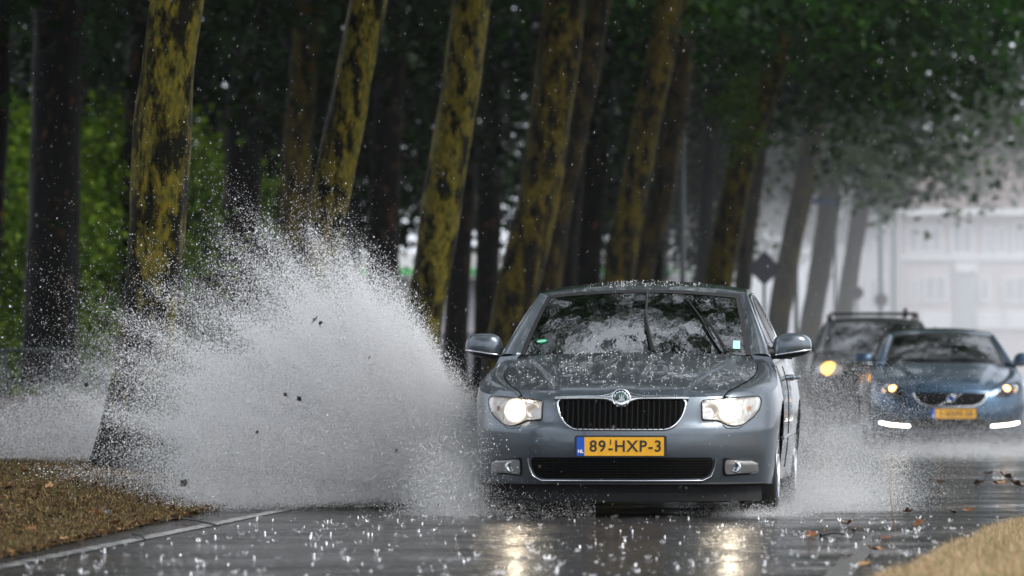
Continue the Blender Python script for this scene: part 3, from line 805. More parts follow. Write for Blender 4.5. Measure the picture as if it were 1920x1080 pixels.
D = 170.0
root = empty("brown_house", (bx(-60, D), D, 0.3)); X1 = bx(60, D) - bx(-60, D)
h0, h1 = bz(225, D) - 0.3, bz(170, D) - 0.3
MB().box((X1 / 2, 3, h0 / 2), (X1, 6, h0)).build("wall", M["brick_brown"], root, smooth=False)
MB().grid([[(-0.3, -0.4, h0), (X1 + 0.3, -0.4, h0)], [(-0.3, 3, h1), (X1 + 0.3, 3, h1)], [(-0.3, 6.4, h0), (X1 + 0.3, 6.4, h0)]]).build("roof", pbr("brown_roof", (0.30, 0.15, 0.09), 0.6, var=0.2), root, smooth=False)
tag(root, "brown-roofed house showing above the bright shrub at the far left", "building")

# ------------------------------------------------------------------ street furniture
M["post_dark"] = pbr("dark_post_paint", (0.02, 0.03, 0.03), 0.35)
M["post_teal"] = pbr("teal_post_paint", (0.05, 0.12, 0.12), 0.4)
M["sign_back"] = pbr("sign_back_grey", (0.035, 0.035, 0.045), 0.4, var=0.15)
M["sign_blue"] = pbr("street_sign_blue", (0.008, 0.03, 0.11), 0.35)
def post(px, d, py_top, r=0.05):
    return bx(px, d), bz(py_top, d)
def lamp(px, d, top, r, mat, label, arm=0.9):
    x = bx(px, d); root = empty("lamp_post", (x, d, 0.05 if px > 1400 else left_z(x, d)))
    zt = top
    MB().tube([(0, 0, 0), (0, 0, 0.9), (0, 0, 0.95), (0, 0, zt)], [r * 1.5, r * 1.5, r, r * 0.75], 12).build("pole", mat, root)
    MB().tube([(0, 0, zt - 0.02), (0.1, 0, zt + 0.18), (0.4, 0, zt + 0.3), (arm, 0, zt + 0.32)], [r * 0.7, r * 0.6, r * 0.55, r * 0.5], 8).build("bracket", mat, root)
    MB().tube([(arm - 0.05, 0, zt + 0.32), (arm + 0.05, 0, zt + 0.33), (arm + 0.5, 0, zt + 0.33), (arm + 0.6, 0, zt + 0.31)], [0.03, 0.09, 0.11, 0.03], 10).build("lantern", M["sign_back"], root)
    tag(root, label, "lamp post", "lamp posts")
lamp(1280, 108, 7.2, 0.062, M["post_dark"], "dark lamp post rising behind the grey car's roof")
lamp(1651, 160, 6.2, 0.07, M["post_teal"], "taller teal lamp post left of the pale terrace")
lamp(1676, 172, 6.0, 0.06, M["post_teal"], "teal lamp post right against the pale terrace's left end")
lamp(1493, 131, 5.2, 0.06, M["post_dark"], "dark lamp post between the two brown trunks right of the diamond sign")

d = 111.0
root = empty("diamond_sign", (bx(1433, d), d, 0.05)); zc = bz(508, d); h = 33 / FPX * d
MB().tube([(0, 0.03, 0), (0, 0.03, zc + h * 0.8)], 0.032, 10).build("post", M["post_dark"], root)
Mr = Matrix.Rotation(R(45), 3, 'Y'); s = h * math.sqrt(2)
MB().box((0, 0, zc), (s, 0.012, s), Mr).build("sign_plate", M["sign_back"], root, smooth=False)
for dz in (0.12, -0.12): MB().box((0, 0.012, zc + dz), (0.3, 0.02, 0.03)).build("bracket", M["post_dark"], root, smooth=False)
tag(root, "grey back of a diamond-shaped road sign right of the grey car's roof", "road sign")

d = 133.0
root = empty("street_name_sign", (bx(1566, d), d, 0.05)); zc = bz(382, d)
MB().tube([(0, 0, 0), (0, 0, zc + 0.16)], 0.03, 10).build("post", M["post_dark"], root)
MB().box((bx(1542, d) - bx(1566, d), -0.045, zc), (54 / FPX * d, 0.02, 11 / FPX * d)).build("name_plate", M["sign_blue"], root, smooth=False)
tag(root, "dark blue street name plate on a post in front of a brown trunk", "street sign")

for (px, py, d, r_, lab) in ((1606, 553, 146, 0.17, "round sign back on a thin post above the black car's roof"), (1651, 566, 158, 0.19, "faint round sign back close to the taller teal lamp post")):
    root = empty("round_sign", (bx(px, d) - 0.0, d - 0.25, 0.05)); zc = bz(py, d)
    MB().tube([(0, 0.05, 0), (0, 0.05, zc + r_)], 0.028, 8).build("post", M["post_dark"], root)
    MB().tube([(0, -0.006, zc), (0, 0.006, zc)], r_, 28).build("sign_disc", M["sign_back"], root, smooth=False)
    tag(root, lab, "road sign", "round sign backs")

d = 82.0
x0, x1 = bx(-60, d), bx(128, d); zt, zb_ = bz(657, d), bz(752, d) - 0.1
root = empty("park_railing", (x0, d, zb_)); H_ = zt - zb_
MB().tube([(0, 0, H_), (x1 - x0, 0, H_)], 0.035, 10).build("rail", M["post_dark"], root)
for k in range(3):
    px_ = (-60 + 68 + k * 62 - 4); xx = bx((-55, 8, 106)[k], d) - x0
    MB().tube([(xx, 0, 0), (xx, 0, H_ - 0.02)], 0.04, 10).build("post", M["post_dark"], root)
tag(root, "low dark metal railing at the far left behind the spray", "railing")

# ------------------------------------------------------------------ cars
# car coordinates: x to the picture's right, y backwards from the nose, z up, origin on the road under the nose
def smooth_poly(poly, it=2):
    for _ in range(it):
        q = []
        n = len(poly)
        for i in range(n):
            a, b = poly[i], poly[(i + 1) % n]
            q.append((a[0] * .75 + b[0] * .25, a[1] * .75 + b[1] * .25)); q.append((a[0] * .25 + b[0] * .75, a[1] * .25 + b[1] * .75))
        poly = q
    return poly
def resample(poly, step, closed=True):
    out = []
    n = len(poly)
    for i in range(n if closed else n - 1):
        a, b = Vector(poly[i]), Vector(poly[(i + 1) % n])
        k = max(1, int((b - a).length / step))
        for j in range(k): out.append(tuple(a + (b - a) * j / k))
    if not closed: out.append(tuple(poly[-1]))
    return out
def span(poly, z):
    xs = []
    n = len(poly)
    for i in range(n):
        (x0, z0), (x1, z1) = poly[i], poly[(i + 1) % n]
        if (z0 <= z < z1) or (z1 <= z < z0): xs.append(x0 + (x1 - x0) * (z - z0) / (z1 - z0))
    return (min(xs), max(xs)) if len(xs) >= 2 else None
def patch(mb, poly, f, nr=10, nc=16):
    """fill a 2D outline with a grid and lay it on the surface f(a, b) -> point"""
    zs = [p[1] for p in poly]; z0, z1 = min(zs), max(zs); e = (z1 - z0) * 1e-4
    P = []
    for i in range(nr + 1):
        z = z0 + e + (z1 - z0 - 2 * e) * (0.5 - 0.5 * math.cos(math.pi * i / nr)); s = span(poly, z)
        if s: P.append([f(lerp(s[0], s[1], j / nc), z) for j in range(nc + 1)])
    mb.grid(P)
def skirt(mb, poly, f0, f1):
    """wall along an outline between two surfaces"""
    mb.grid([[f0(a, b) for a, b in poly], [f1(a, b) for a, b in poly]], close_v=True)
def strip(mb, line, f, r, n=8, closed=False):
    pts = [f(a, b) for a, b in line]
    if closed: pts = pts + [pts[0]]
    mb.tube(pts, r, n, cap=not closed)

def text_mesh(name, body, size, mat, parent, loc, rot, bold=0.0, align='CENTER', space=1.0, sx=1.0):
    cu = bpy.data.curves.new(name, 'FONT'); cu.body = body; cu.size = size; cu.align_x = align; cu.align_y = 'CENTER'; cu.extrude = 0.001; cu.offset = bold; cu.space_character = space
    t = bpy.data.objects.new(name + "_tmp", cu); col.objects.link(t)
    bpy.context.view_layer.update()
    me = bpy.data.meshes.new_from_object(t.evaluated_get(bpy.context.evaluated_depsgraph_get()))
    bpy.data.objects.remove(t); bpy.data.curves.remove(cu)
    me.name = name; me.materials.clear(); me.materials.append(mat)
    o = bpy.data.objects.new(name, me); col.objects.link(o); o.parent = parent; o.location = loc; o.rotation_euler = rot; o.scale = (sx, 1, 1)
    return o

def build_wheel(root, name, x, y, r, w, side, spokes=5):
    wh = empty(name, (x, y, r)); wh.parent = root
    prof = [(-w*.5, r*.68), (-w*.5, r*.90), (-w*.44, r*.965), (-w*.3, r*.995), (0, r), (w*.3, r*.995), (w*.44, r*.965), (w*.5, r*.90), (w*.5, r*.68)]
    n = 40
    mb = MB(); mb.grid([[(px, pr * math.cos(2*math.pi*k/n), pr * math.sin(2*math.pi*k/n)) for px, pr in prof] for k in range(n)], close_u=True)
    mb.build("tyre", M["rubber"], wh)
    mb = MB(); s = side
    prof = [(s*w*.47, r*.69), (s*w*.52, r*.67), (s*w*.45, r*.63), (s*w*.1, r*.60), (-s*w*.4, r*.62)]
    mb.grid([[(px, pr * math.cos(2*math.pi*k/n), pr * math.sin(2*math.pi*k/n)) for px, pr in prof] for k in range(n)], close_u=True)
    for k in range(spokes):
        a = 2 * math.pi * k / spokes
        Mx = Matrix.Rotation(a, 3, 'X')
        for q in (-0.045, 0.045):
            P = []
            for t in (0.1, 0.35, 0.65):
                P.append([Mx @ Vector((s*w*(.36 + .08 * t) + dx * 0.02, q + dy * (0.03 - .012 * t), r * t)) for dx, dy in ((1, -1), (1, 1), (-1, 1), (-1, -1))])
            mb.grid(P, close_v=True)
    mb.tube([(s*w*.3, 0, 0), (s*w*.42, 0, 0), (s*w*.44, 0, 0)], [r*.18, r*.16, r*.1], 20)
    mb.build("rim", M["silver"], wh, auto=40)
    return wh

def car(name, S, loc, yaw, paint, wheel_r=0.325):
    """S: the measures of one car; returns its Empty and the surfaces its front parts are laid on"""
    root = empty(name, loc, yaw)
    W, L, c, p = S["W"], S["L"], S["c"], S["p"]
    zb = S["zb"]
    def V(z): return sinterp(S["nose"], z)
    def Wz(z): return W * sinterp(S["sect"], z)
    def F(x, z, off=0.0):
        q = min(0.9995, abs(x) / Wz(z))
        y = c * (1 - (1 - q ** p) ** (1 / p))
        return Vector((x, y + V(z) * (1 - 0.7 * q ** 3) - off, z))
    def ztop(x, y): return sinterp(S["ztop"], y)
    # outline columns of one half: (kind, value)
    cols = []
    na = 34
    for k in range(na + 1):
        a = math.pi / 2 * k / na
        cols.append(('f', math.sin(a) ** (2 / p), 1 - math.cos(a) ** (2 / p)))
    y = c
    cr = 0.55
    while y < L - cr - 0.03:
        y += 0.032; cols.append(('s', 1.0, y))
    for k in range(1, 17):
        a = math.pi / 2 * (1 - k / 16)
        cols.append(('r', math.sin(a) ** (2 / 3.0), math.cos(a) ** (2 / 3.0)))
    nrow = 26
    def body_pt(cl, t, sg):
        kind, sx, b = cl
        yy = b * c if kind == 'f' else (b if kind == 's' else L - cr + b * cr)
        zt = ztop(sx * W, yy + (V(0.72) * (1 - .7 * sx ** 3) if kind == 'f' else 0))
        z = lerp(zb, zt, t)
        x = sx * Wz(z)
        if kind == 'f': yy = b * c + V(z) * (1 - 0.7 * sx ** 3)
        if kind == 'r': yy = yy - 0.05 * abs(z - 0.6) * (1 - sx)
        # flared arches
        fl = sum(0.022 * math.exp(-((yy - wy) / 0.42) ** 2) for wy in S["axles"]) * sstep(0.5, 0.9, sx) * sstep(1.0, 0.7, z)
        # door crease
        return Vector((sg * (x + fl), yy, z))
    body = MB(); top = {}
    for sg in (1, -1):
        P = [[body_pt(cl, t / nrow, sg) for t in range(nrow + 1)] for cl in cols]
        body.grid(P)
        top[sg] = [r[-1] for r in P]
    # wheel arches: open the side round each wheel and pull the rim of the hole onto a circle
    Ra = wheel_r + 0.05
    keep = []
    ins = set()
    for i, v in enumerate(body.v):
        if abs(v[0]) > W * 0.72:
            for wy in S["axles"]:
                if (v[1] - wy) ** 2 + (v[2] - wheel_r) ** 2 < Ra * Ra: ins.add(i)
    body.f = [f for f in body.f if not all(i in ins for i in f)]
    for i in ins:
        v = body.v[i]
        wy = min(S["axles"], key=lambda a: abs(a - v[1]))
        dy, dz = v[1] - wy, v[2] - wheel_r; q = math.hypot(dy, dz) or 1e-6
        body.v[i] = (v[0], wy + dy / q * Ra, wheel_r + dz / q * Ra)
    # hood outline
    def xh(v): return sinterp(S["xh"], v)
    def ycowl(x): return S["cowl_y"] + S["cowl_bow"] * (x / S["cowl_x"]) ** 2
    zf = S["ztop"][0][1]
    def hood(u, v, dz=0.0):
        x = u * xh(v)
        y0 = F(u * xh(0), zf).y + 0.004
        y = lerp(y0, ycowl(x), v)
        A, E = sinterp(S["hoodA"], v), sinterp(S["hoodE"], v)
        z = A - (A - E) * abs(u) ** 2.6
        win = sstep(0.0, 0.12, v)
        for (xa, xb, hgt, wd) in S["creases"]:
            xc = lerp(xa, xb, v)
            z += hgt * win * sstep(xc + wd, xc - wd, abs(x))
        z -= 0.02 * (1 - sstep(0, 0.05, v))
        return Vector((x, y, z + dz))
    nu, nv = 130, 40
    P = [[hood(-1 + 2 * j / nu, i / nv) for j in range(nu + 1)] for i in range(nv + 1)]
    hb = MB().grid(P)
    # rolled edge of the hood
    edge = [P[0][j] for j in range(nu + 1)]
    hb.grid([[q + Vector((0, 0.0, -0.025)) for q in edge], edge])
    hb.build("hood", paint, root, recalc=True, merge=True, auto=50)
    # fender tops between hood edge and body top, windshield corner
    for sg in (1, -1):
        inner, outer = [], []
        tp = top[sg]
        x0h = xh(0)
        for i in range(25):
            v = i / 24
            h = hood(sg, v); inner.append(h + Vector((sg * 0.005, 0, -0.004)))
        # outer line: body top from where |x| first passes the hood corner to y of the cowl corner
        line = [q for q in tp if abs(q.x) >= x0h - 0.005 and q.y <= inner[-1].y + 0.05]
        ln = [0.0]
        for a, b in zip(line, line[1:]): ln.append(ln[-1] + (b - a).length)
        for i in range(25):
            t = ln[-1] * (i / 24)
            k = max(0, min(len(line) - 2, next((j for j in range(len(ln) - 1) if ln[j + 1] >= t), len(ln) - 2)))
            f = (t - ln[k]) / max(1e-6, ln[k + 1] - ln[k]); outer.append(line[k].lerp(line[k + 1], f))
        G = []
        for a, b in zip(inner, outer):
            row = []
            for j in range(9):
                t = j / 8; q = a.lerp(b, t)
                q.z += 0.022 * math.sin(math.pi * t) * min(1, (a - b).length / 0.12)
                row.append(q)
            G.append(row)
        body.grid(G)
    # greenhouse side surface
    xb, kz = S["belt_x"], S["tumble"]
    zbelt0 = S["belt_z"]
    def GS(y, z, off=0.0):
        tap = S.get("taper", 0.03) * (max(0, y - 2.3) / 2) ** 2
        return lambda sg: Vector((sg * (xb - kz * (z - zbelt0) - 0.10 * max(0, z - zbelt0) ** 2 - tap + off), y, z))
    up = S["upper"]                      # (y, z) of the upper edge from A-pillar foot to tail
    ups = resample(up, 0.06, closed=False)
    def beltz(y): return ztop(1, y) + 0.012
    A1 = S["A1"]
    for sg in (1, -1):
        G = []
        for (yy, zz) in ups:
            z0 = min(beltz(yy), zz)
            G.append([GS(yy, lerp(z0, zz, t / 8))(sg) for t in range(9)])
        body.grid(G)
        # shelf between the body top and the greenhouse
        sh = [[q, GS(q.y, beltz(q.y))(sg)] for q in top[sg] if ups[0][0] - 0.06 <= q.y <= min(ups[-1][0], L - cr)]
        body.grid(sh)
    def WS(u, v, off=0.0):
        xbt, xtp = S["ws_xb"], S["ws_xt"]
        b = Vector((u * xbt, S["cowl_y"] + 0.02 + S["ws_bow_b"] * u * u, S["cowl_z"] - 0.012 * u * u))
        t = Vector((u * xtp, S["head_y"] + S["ws_bow_t"] * u * u, S["head_z"] - S["ws_drop"] * u * u))
        q = b.lerp(t, v)
        dr = (t - b).normalized(); nrm = Vector((0, -dr.z, dr.y)).normalized()
        return q + nrm * (0.028 * math.sin(math.pi * v) * (1 - 0.4 * u * u) + off)
    mb = MB().grid([[WS(-1 + 2 * j / 40, i / 20) for j in range(41)] for i in range(21)])
    wsobj = mb.build("windshield", M["windshield"], root, recalc=True)
    # black frit round the glass
    mb = MB()
    for sg in (1, -1):
        mb.grid([[WS(sg * lerp(0.955, 1.0, j), i / 20, 0.003) for j in (0, 1)] for i in range(21)])
    mb.grid([[WS(-1 + 2 * j / 30, v, 0.003) for j in range(31)] for v in (0.945, 1.0)])
    mb.build("windshield_border", M["seal"], root, recalc=True)
    # cowl tray
    mb = MB().grid([[hood(-1 + 2*j/30, 1.0, -0.02) for j in range(31)], [WS(-1 + 2*j/30, 0.0, -0.004) for j in range(31)]])
    mb.build("cowl", M["black"], root, recalc=True)
    # A pillars
    ia = [i for i, q in enumerate(ups) if q[0] <= A1[0] + 1e-3]
    for sg in (1, -1):
        G = []
        for i in range(25):
            v = i / 24
            a = WS(sg, v, 0.002)
            yy, zz = lerp(up[0][0], A1[0], v), None
            zz = interp(up, yy)
            b = GS(yy, zz)(sg)
            row = []
            for j in range(7):
                t = j / 6; q = a.lerp(b, t); q += Vector((sg * 0.4, -0.5, 0.3)) * 0.045 * math.sin(math.pi * t)
                row.append(q)
            G.append(row)
        body.grid(G)
        # front corner filler between cowl corner, fender and pillar foot
        body.grid([[hood(sg, 1.0) + Vector((sg * 0.005, 0, -0.004)), WS(sg, 0, 0.002)], [top[sg][min(range(len(top[sg])), key=lambda k: (abs(top[sg][k].y - hood(sg, 1.0).y) if abs(top[sg][k].x) > W * .7 else 9))], GS(up[0][0], up[0][1])(sg)]])
    # roof
    yr = S["roof_end"]
    G = []
    for i in range(29):
        w = i / 28; row = []
        for j in range(41):
            u = -1 + 2 * j / 40
            y0 = WS(u, 1).y
            yy = lerp(y0, yr, w)
            yq = max(yy, A1[0])
            e = GS(yq, interp(up, yq))(1)
            zr = e.z; zc = sinterp(S["roofc"], yy)
            wst = WS(u, 1)
            x = u * (e.x if w > 0.02 else lerp(wst.x / u if abs(u) > 1e-3 else e.x, e.x, min(1, w / 0.02)))
            z = zr + (zc - zr) * (1 - abs(u) ** 2.4)
            if w < 0.08: z = lerp(wst.z + 0.004, z, sstep(0, 0.08, w))
            row.append((x, yy, z))
        G.append(row)
    MB().grid(G).build("roof", paint, root, recalc=True)
    # rear glass and deck
    mb = MB()
    iC = [q for q in ups if q[0] >= yr - 0.02]
    mb.grid([[GS(q[0], q[1])(1).lerp(GS(q[0], q[1])(-1), j / 12) + Vector((0, 0, (sinterp(S["roofc"], yr) - interp(up, yr)) * (1 - abs(2*j/12 - 1) ** 2.4) * max(0.0, 1 - k / (len(iC) - 1)))) for j in range(13)] for k, q in enumerate(iC)])
    mb.build("rear_window", M["side_glass"], root, recalc=True)
    deck = []
    for q, r_ in zip(top[1], top[-1]):
        if q.y >= ups[-1][0] - 0.08: deck.append([q.lerp(r_, j / 10) + Vector((0, 0, 0.03 * (1 - (2*j/10 - 1) ** 2))) for j in range(11)])
    body.grid(deck)
    bo = body.build("body", paint, root, recalc=True, merge=True, auto=38)
    # side windows with bright trim
    for sg in (1, -1):
        for wpoly in S["windows"]:
            pl = smooth_poly(wpoly, 2)
            mb = MB(); patch(mb, pl, lambda a, b: GS(a, b, 0.004)(sg), 10, 14)
            w = mb.build("side_window", M["side_glass"], root, recalc=True)
        mb = MB(); strip(mb, resample(smooth_poly(S["dlo"], 2), 0.05), lambda a, b: GS(a, b, 0.006)(sg), 0.009, 6, True)
        mb.build("window_trim", M[S.get("trim", "chrome")], root)
    # dark lower body: floor, arch liners, front valance lowered to stand in for under-car shade
    mb = MB()
    mb.grid([[F(x_, z, -0.05) for x_ in [(-0.9 + 1.8 * k / 20) * W for k in range(21)]] for z in (zb + 0.06, zb, zb - 0.05, zb - 0.10)])
    mb.box((0, L * 0.5 + 0.05, zb + 0.0), (W * 1.36, L - 0.7, 0.22))
    for wy in S["axles"]:
        for sg in (1, -1):
            arc = [(wy + (Ra + 0.005) * math.cos(math.pi * k / 16), wheel_r + (Ra + 0.005) * math.sin(math.pi * k / 16)) for k in range(17)]
            mb.grid([[(sg * xx, a, b) for a, b in arc] for xx in (W * 0.62, W * 0.97)])
            mb.grid([[(sg * W * 0.62, a, b) for a, b in arc], [(sg * W * 0.62, a, zb) for a, b in arc]])
    mb.build("underbody", M["void"], root, smooth=False)
    for wy in S["axles"]:
        for sg in (1, -1):
            build_wheel(root, "wheel", sg * (W - 0.125), wy, wheel_r, 0.225, sg)
    # cabin
    mb = MB(); mb.grid([[(-W*.82 + W*1.64*j/12, yy, zz) for j in range(13)] for yy, zz in ((S["cowl_y"] + 0.1, S["cowl_z"] - 0.05), (S["cowl_y"] + 0.45, S["cowl_z"] - 0.02), (S["cowl_y"] + 0.6, S["cowl_z"] - 0.08), (S["cowl_y"] + 0.62, 0.5))])
    mb.build("dashboard", M["black"], root)
    for sx in (-0.37, 0.37):
        yy = S["cowl_y"] + 1.15; zs = S["head_z"] - 0.42
        mb = MB()
        for (cx, cy, cz, ax, ay, az) in ((0, 0.1, zs - 0.15, 0.25, 0.10, 0.36), (0, 0.08, zs + 0.27, 0.13, 0.06, 0.10), (0, -0.2, zs - 0.45, 0.26, 0.3, 0.10)):
            n = 12
            mb.grid([[(sx + cx + ax * math.copysign(abs(math.cos(t)) ** .6, math.cos(t)) * math.copysign(abs(math.cos(q)) ** .5, math.cos(q)), yy + cy + ay * math.copysign(abs(math.sin(t)) ** .6, math.sin(t)) * math.cos(q), cz + az * math.copysign(abs(math.sin(q)) ** .5, math.sin(q))) for t in [2*math.pi*k/20 for k in range(20)]] for q in [-math.pi/2 + math.pi*k/n for k in range(n + 1)]], close_v=True)
        mb.build("seat", M["fabric"], root)
    yy, zc = S["cowl_y"] + 0.66, S["cowl_z"] - 0.0
    ring = [(0.37 + 0.185 * math.cos(2*math.pi*k/28), yy - 0.08 * math.sin(2*math.pi*k/28) * -1, zc + 0.165 * math.sin(2*math.pi*k/28)) for k in range(29)]
    mb = MB(); mb.tube(ring, 0.016, 8, cap=False); mb.tube([(0.2, yy, zc), (0.54, yy, zc)], 0.018, 6); mb.tube([(0.37, yy - 0.05, zc - 0.15), (0.37, yy, zc)], 0.03, 8)
    mb.build("steering_wheel", M["black"], root)
    return root, F, WS, hood, GS, top

def mirror(root, paint, sg, c, rad, arm_from):
    """door mirror: painted shell over a dark base, on a short arm"""
    def pt(a, q, s=1.0):
        ca, sa, cq, sq = math.cos(a), math.sin(a), math.cos(q), math.sin(q)
        e = 0.62
        x = math.copysign(abs(ca) ** e, ca) * math.copysign(abs(cq) ** e, cq) * rad[0] * s
        y = math.copysign(abs(sa) ** 0.9, sa) * abs(cq) ** e * rad[1] * (1.0 if sa < 0 else 0.35) * s
        z = math.copysign(abs(sq) ** 0.75, sq) * rad[2] * s
        x2 = x * (1 - 0.12 * sq) ; z2 = z * (1 - 0.16 * (x * sg / rad[0])) 
        return (c[0] + x2, c[1] + y + 0.10 * max(0, x * sg), c[2] + z2 + 0.012 * x * sg / rad[0])
    root2 = empty("side_mirror", (0, 0, 0)); root2.parent = root
    n = 28; q0 = -0.42
    mb = MB(); mb.grid([[pt(2*math.pi*k/n, lerp(q0, math.pi/2, i/10)) for k in range(n)] for i in range(11)], close_v=True)
    mb.build("mirror_shell", paint, root2, recalc=True)
    mb = MB(); mb.grid([[pt(2*math.pi*k/n, lerp(-math.pi/2, q0 - 0.02, i/6), 0.99) for k in range(n)] for i in range(7)], close_v=True)
    mb.tube([arm_from, lerp_v(arm_from, c, 0.5) + Vector((0, 0, -0.02)), Vector(c) + Vector((0, 0, -rad[2] * 0.6))], [0.045, 0.035, 0.04], 10)
    mb.build("mirror_base", M["black"], root2, recalc=True)
    line = [pt(a, q0 - 0.05, 1.012) for a in [math.pi + 0.25 + (math.pi - 0.5) * k / 14 for k in range(15)]]
    MB().tube(line, 0.006, 6).build("mirror_indicator", M["chrome"], root2)
    MB().grid([[pt(a, q, 0.93) for a in [0.15 + (math.pi - 0.3) * k / 10 for k in range(11)]] for q in [-0.9 + 1.8 * i / 8 for i in range(9)]]).build("mirror_glass", M["pane"], root2)
    return root2
def lerp_v(a, b, t): return Vector(a).lerp(Vector(b), t)

def plate(root, F, text, cx, cz, w=0.52, h=0.11, small=None):
    y = F(cx, cz).y - 0.018
    pr = MB()
    # dark holder with rounded corners
    def rr(hw, hh, r, yy):
        pts = []
        for (sx, sz, a0) in ((1, -1, -90), (1, 1, 0), (-1, 1, 90), (-1, -1, 180)):
            for k in range(6):
                a = R(a0 + 90 * k / 5); pts.append((cx + sx * (hw - r) + r * math.cos(a), yy, cz + sz * (hh - r) + r * math.sin(a)))
        return pts
    a, b = rr(w/2 + 0.013, h/2 + 0.010, 0.014, y), rr(w/2 + 0.013, h/2 + 0.010, 0.014, y + 0.05)
    pr.fan(a); pr.grid([a, b], close_v=True)
    holder = pr.build("license_plate", M["plate_black"], root, smooth=False)
    MB().box((cx + 0.022, y - 0.003, cz), (w - 0.048, 0.006, h)).build("plate_face", M["plate_yellow"], holder, smooth=False)
    MB().box((cx - w/2 + 0.023, y - 0.0032, cz), (0.046, 0.0064, h)).build("country_band", M["plate_blue"], holder, smooth=False)
    return holder, y

# ---- the grey car -------------------------------------------------
S1 = dict(W=0.905, L=4.84, c=0.66, p=2.35, zb=0.20, axles=(0.95, 3.71),
    nose=[(0.15, 0.07), (0.22, 0.045), (0.30, 0.02), (0.40, 0.0), (0.515, 0.0), (0.54, 0.004), (0.565, 0.020), (0.60, 0.032), (0.66, 0.050), (0.72, 0.075), (0.80, 0.13), (1.0, 0.3)],
    sect=[(0.15, 0.945), (0.25, 0.965), (0.45, 0.992), (0.62, 1.0), (0.78, 0.99), (0.86, 0.97), (0.93, 0.945), (1.0, 0.92)],
    ztop=[(0.0, 0.720), (0.10, 0.720), (0.25, 0.730), (0.40, 0.742), (0.60, 0.785), (0.95, 0.862), (1.3, 0.905), (2.0, 0.925), (3.0, 0.95), (4.0, 0.985), (4.84, 1.0)],
    xh=[(0, 0.60), (0.15, 0.67), (0.35, 0.735), (0.6, 0.765), (0.85, 0.755), (1, 0.73)],
    cowl_y=1.13, cowl_bow=0.16, cowl_x=0.73,
    hoodA=[(0, 0.737), (0.1, 0.772), (0.3, 0.83), (0.6, 0.90), (0.85, 0.95), (1, 0.975)],
    hoodE=[(0, 0.745), (0.15, 0.782), (0.35, 0.825), (0.6, 0.872), (0.85, 0.925), (1, 0.952)],
    creases=[(0.085, 0.16, 0.004, 0.008), (0.37, 0.66, 0.013, 0.020)],
    cowl_z=0.985, head_y=1.98, head_z=1.385, ws_xb=0.715, ws_xt=0.605, ws_bow_b=0.17, ws_bow_t=0.13, ws_drop=0.035,
    belt_x=0.842, belt_z=0.95, tumble=0.42, A1=(2.12, 1.362),
    upper=[(1.28, 0.965), (1.5, 1.085), (1.8, 1.235), (2.12, 1.362), (2.5, 1.398), (3.0, 1.405), (3.45, 1.385), (3.85, 1.285), (4.2, 1.12), (4.38, 1.03)],
    roofc=[(1.9, 1.385), (2.1, 1.414), (2.4, 1.442), (2.8, 1.456), (3.2, 1.452), (3.6, 1.425)], roof_end=3.5,
    windows=[[(1.52, 0.985), (1.75, 1.155), (2.1, 1.315), (2.33, 1.345), (2.33, 0.99)], [(2.42, 0.99), (2.42, 1.35), (2.95, 1.36), (3.4, 1.335), (3.75, 1.2), (3.72, 1.0)]],
    dlo=[(1.46, 0.975), (1.75, 1.165), (2.1, 1.328), (2.5, 1.365), (3.0, 1.372), (3.42, 1.348), (3.82, 1.2), (3.8, 0.985)])
D1 = 33.76
YAW1 = R(-5.0)
g_root, F1, WS1, hood1, GS1, top1 = car("grey_car", S1, (0.645, D1, 0), YAW1, M["paint_grey"])
tag(g_root, "wet grey sedan with lit headlights ploughing through the puddle in the foreground", "car")

def f1(off): return lambda a, b: F1(a, b, off)
# grille: black patch giving the dark of a recess, upright bars, bright surround
gp = [(-0.385, 0.708), (0.385, 0.708), (0.375, 0.640), (0.345, 0.575), (0.285, 0.528), (-0.285, 0.528), (-0.345, 0.575), (-0.375, 0.640)]
gps = smooth_poly(resample(gp, 0.08), 2)
mb = MB(); patch(mb, gps, f1(0.004), 10, 40)
gr = mb.build("grille", M["gloss_black"], g_root)
mb = MB()
for k in range(23):
    x = -0.352 + 0.704 * k / 22
    zs = [z for z in [0.53 + 0.005 * i for i in range(35)] if span(gps, z) and span(gps, z)[0] + 0.008 < x < span(gps, z)[1] - 0.008]
    if len(zs) < 3: continue
    P = []
    for z in (zs[0], (zs[0] + zs[-1]) / 2, zs[-1]):
        c_ = F1(x, z); P.append([c_ + Vector((dx, dy, 0)) for dx, dy in ((-0.006, -0.005), (-0.004, -0.026), (0.004, -0.026), (0.006, -0.005))])
    mb.grid(P, close_v=True)
mb.build("grille_bar", M["gloss_black"], gr, recalc=True)["kind"] = "stuff"
mb = MB(); strip(mb, resample(gps, 0.02), f1(0.012), 0.007, 8, True)
mb.build("grille_surround", M["chrome"], gr)
# bright bar above the grille with a swelling round the emblem
ze = 0.714
mb = MB(); P = []
for k in range(81):
    x = -0.40 + 0.80 * k / 80
    sw = math.exp(-(x / 0.075) ** 2)
    zt, zl = 0.7325 + 0.030 * sw - 0.006 * (abs(x) / 0.4) ** 4, 0.7035 - 0.048 * math.exp(-(x / 0.062) ** 2)
    row = []
    for j in range(7):
        t = j / 6; z = lerp(zl, zt, t); q = F1(x, z, 0.016 + 0.016 * math.sin(math.pi * t) ** 0.7); row.append(q)
    P.append([F1(x, zl, -0.01)] + row + [F1(x, zt, -0.02)])
mb.grid(P); gb = mb.build("grille_top_bar", M["chrome"], gr, recalc=True)
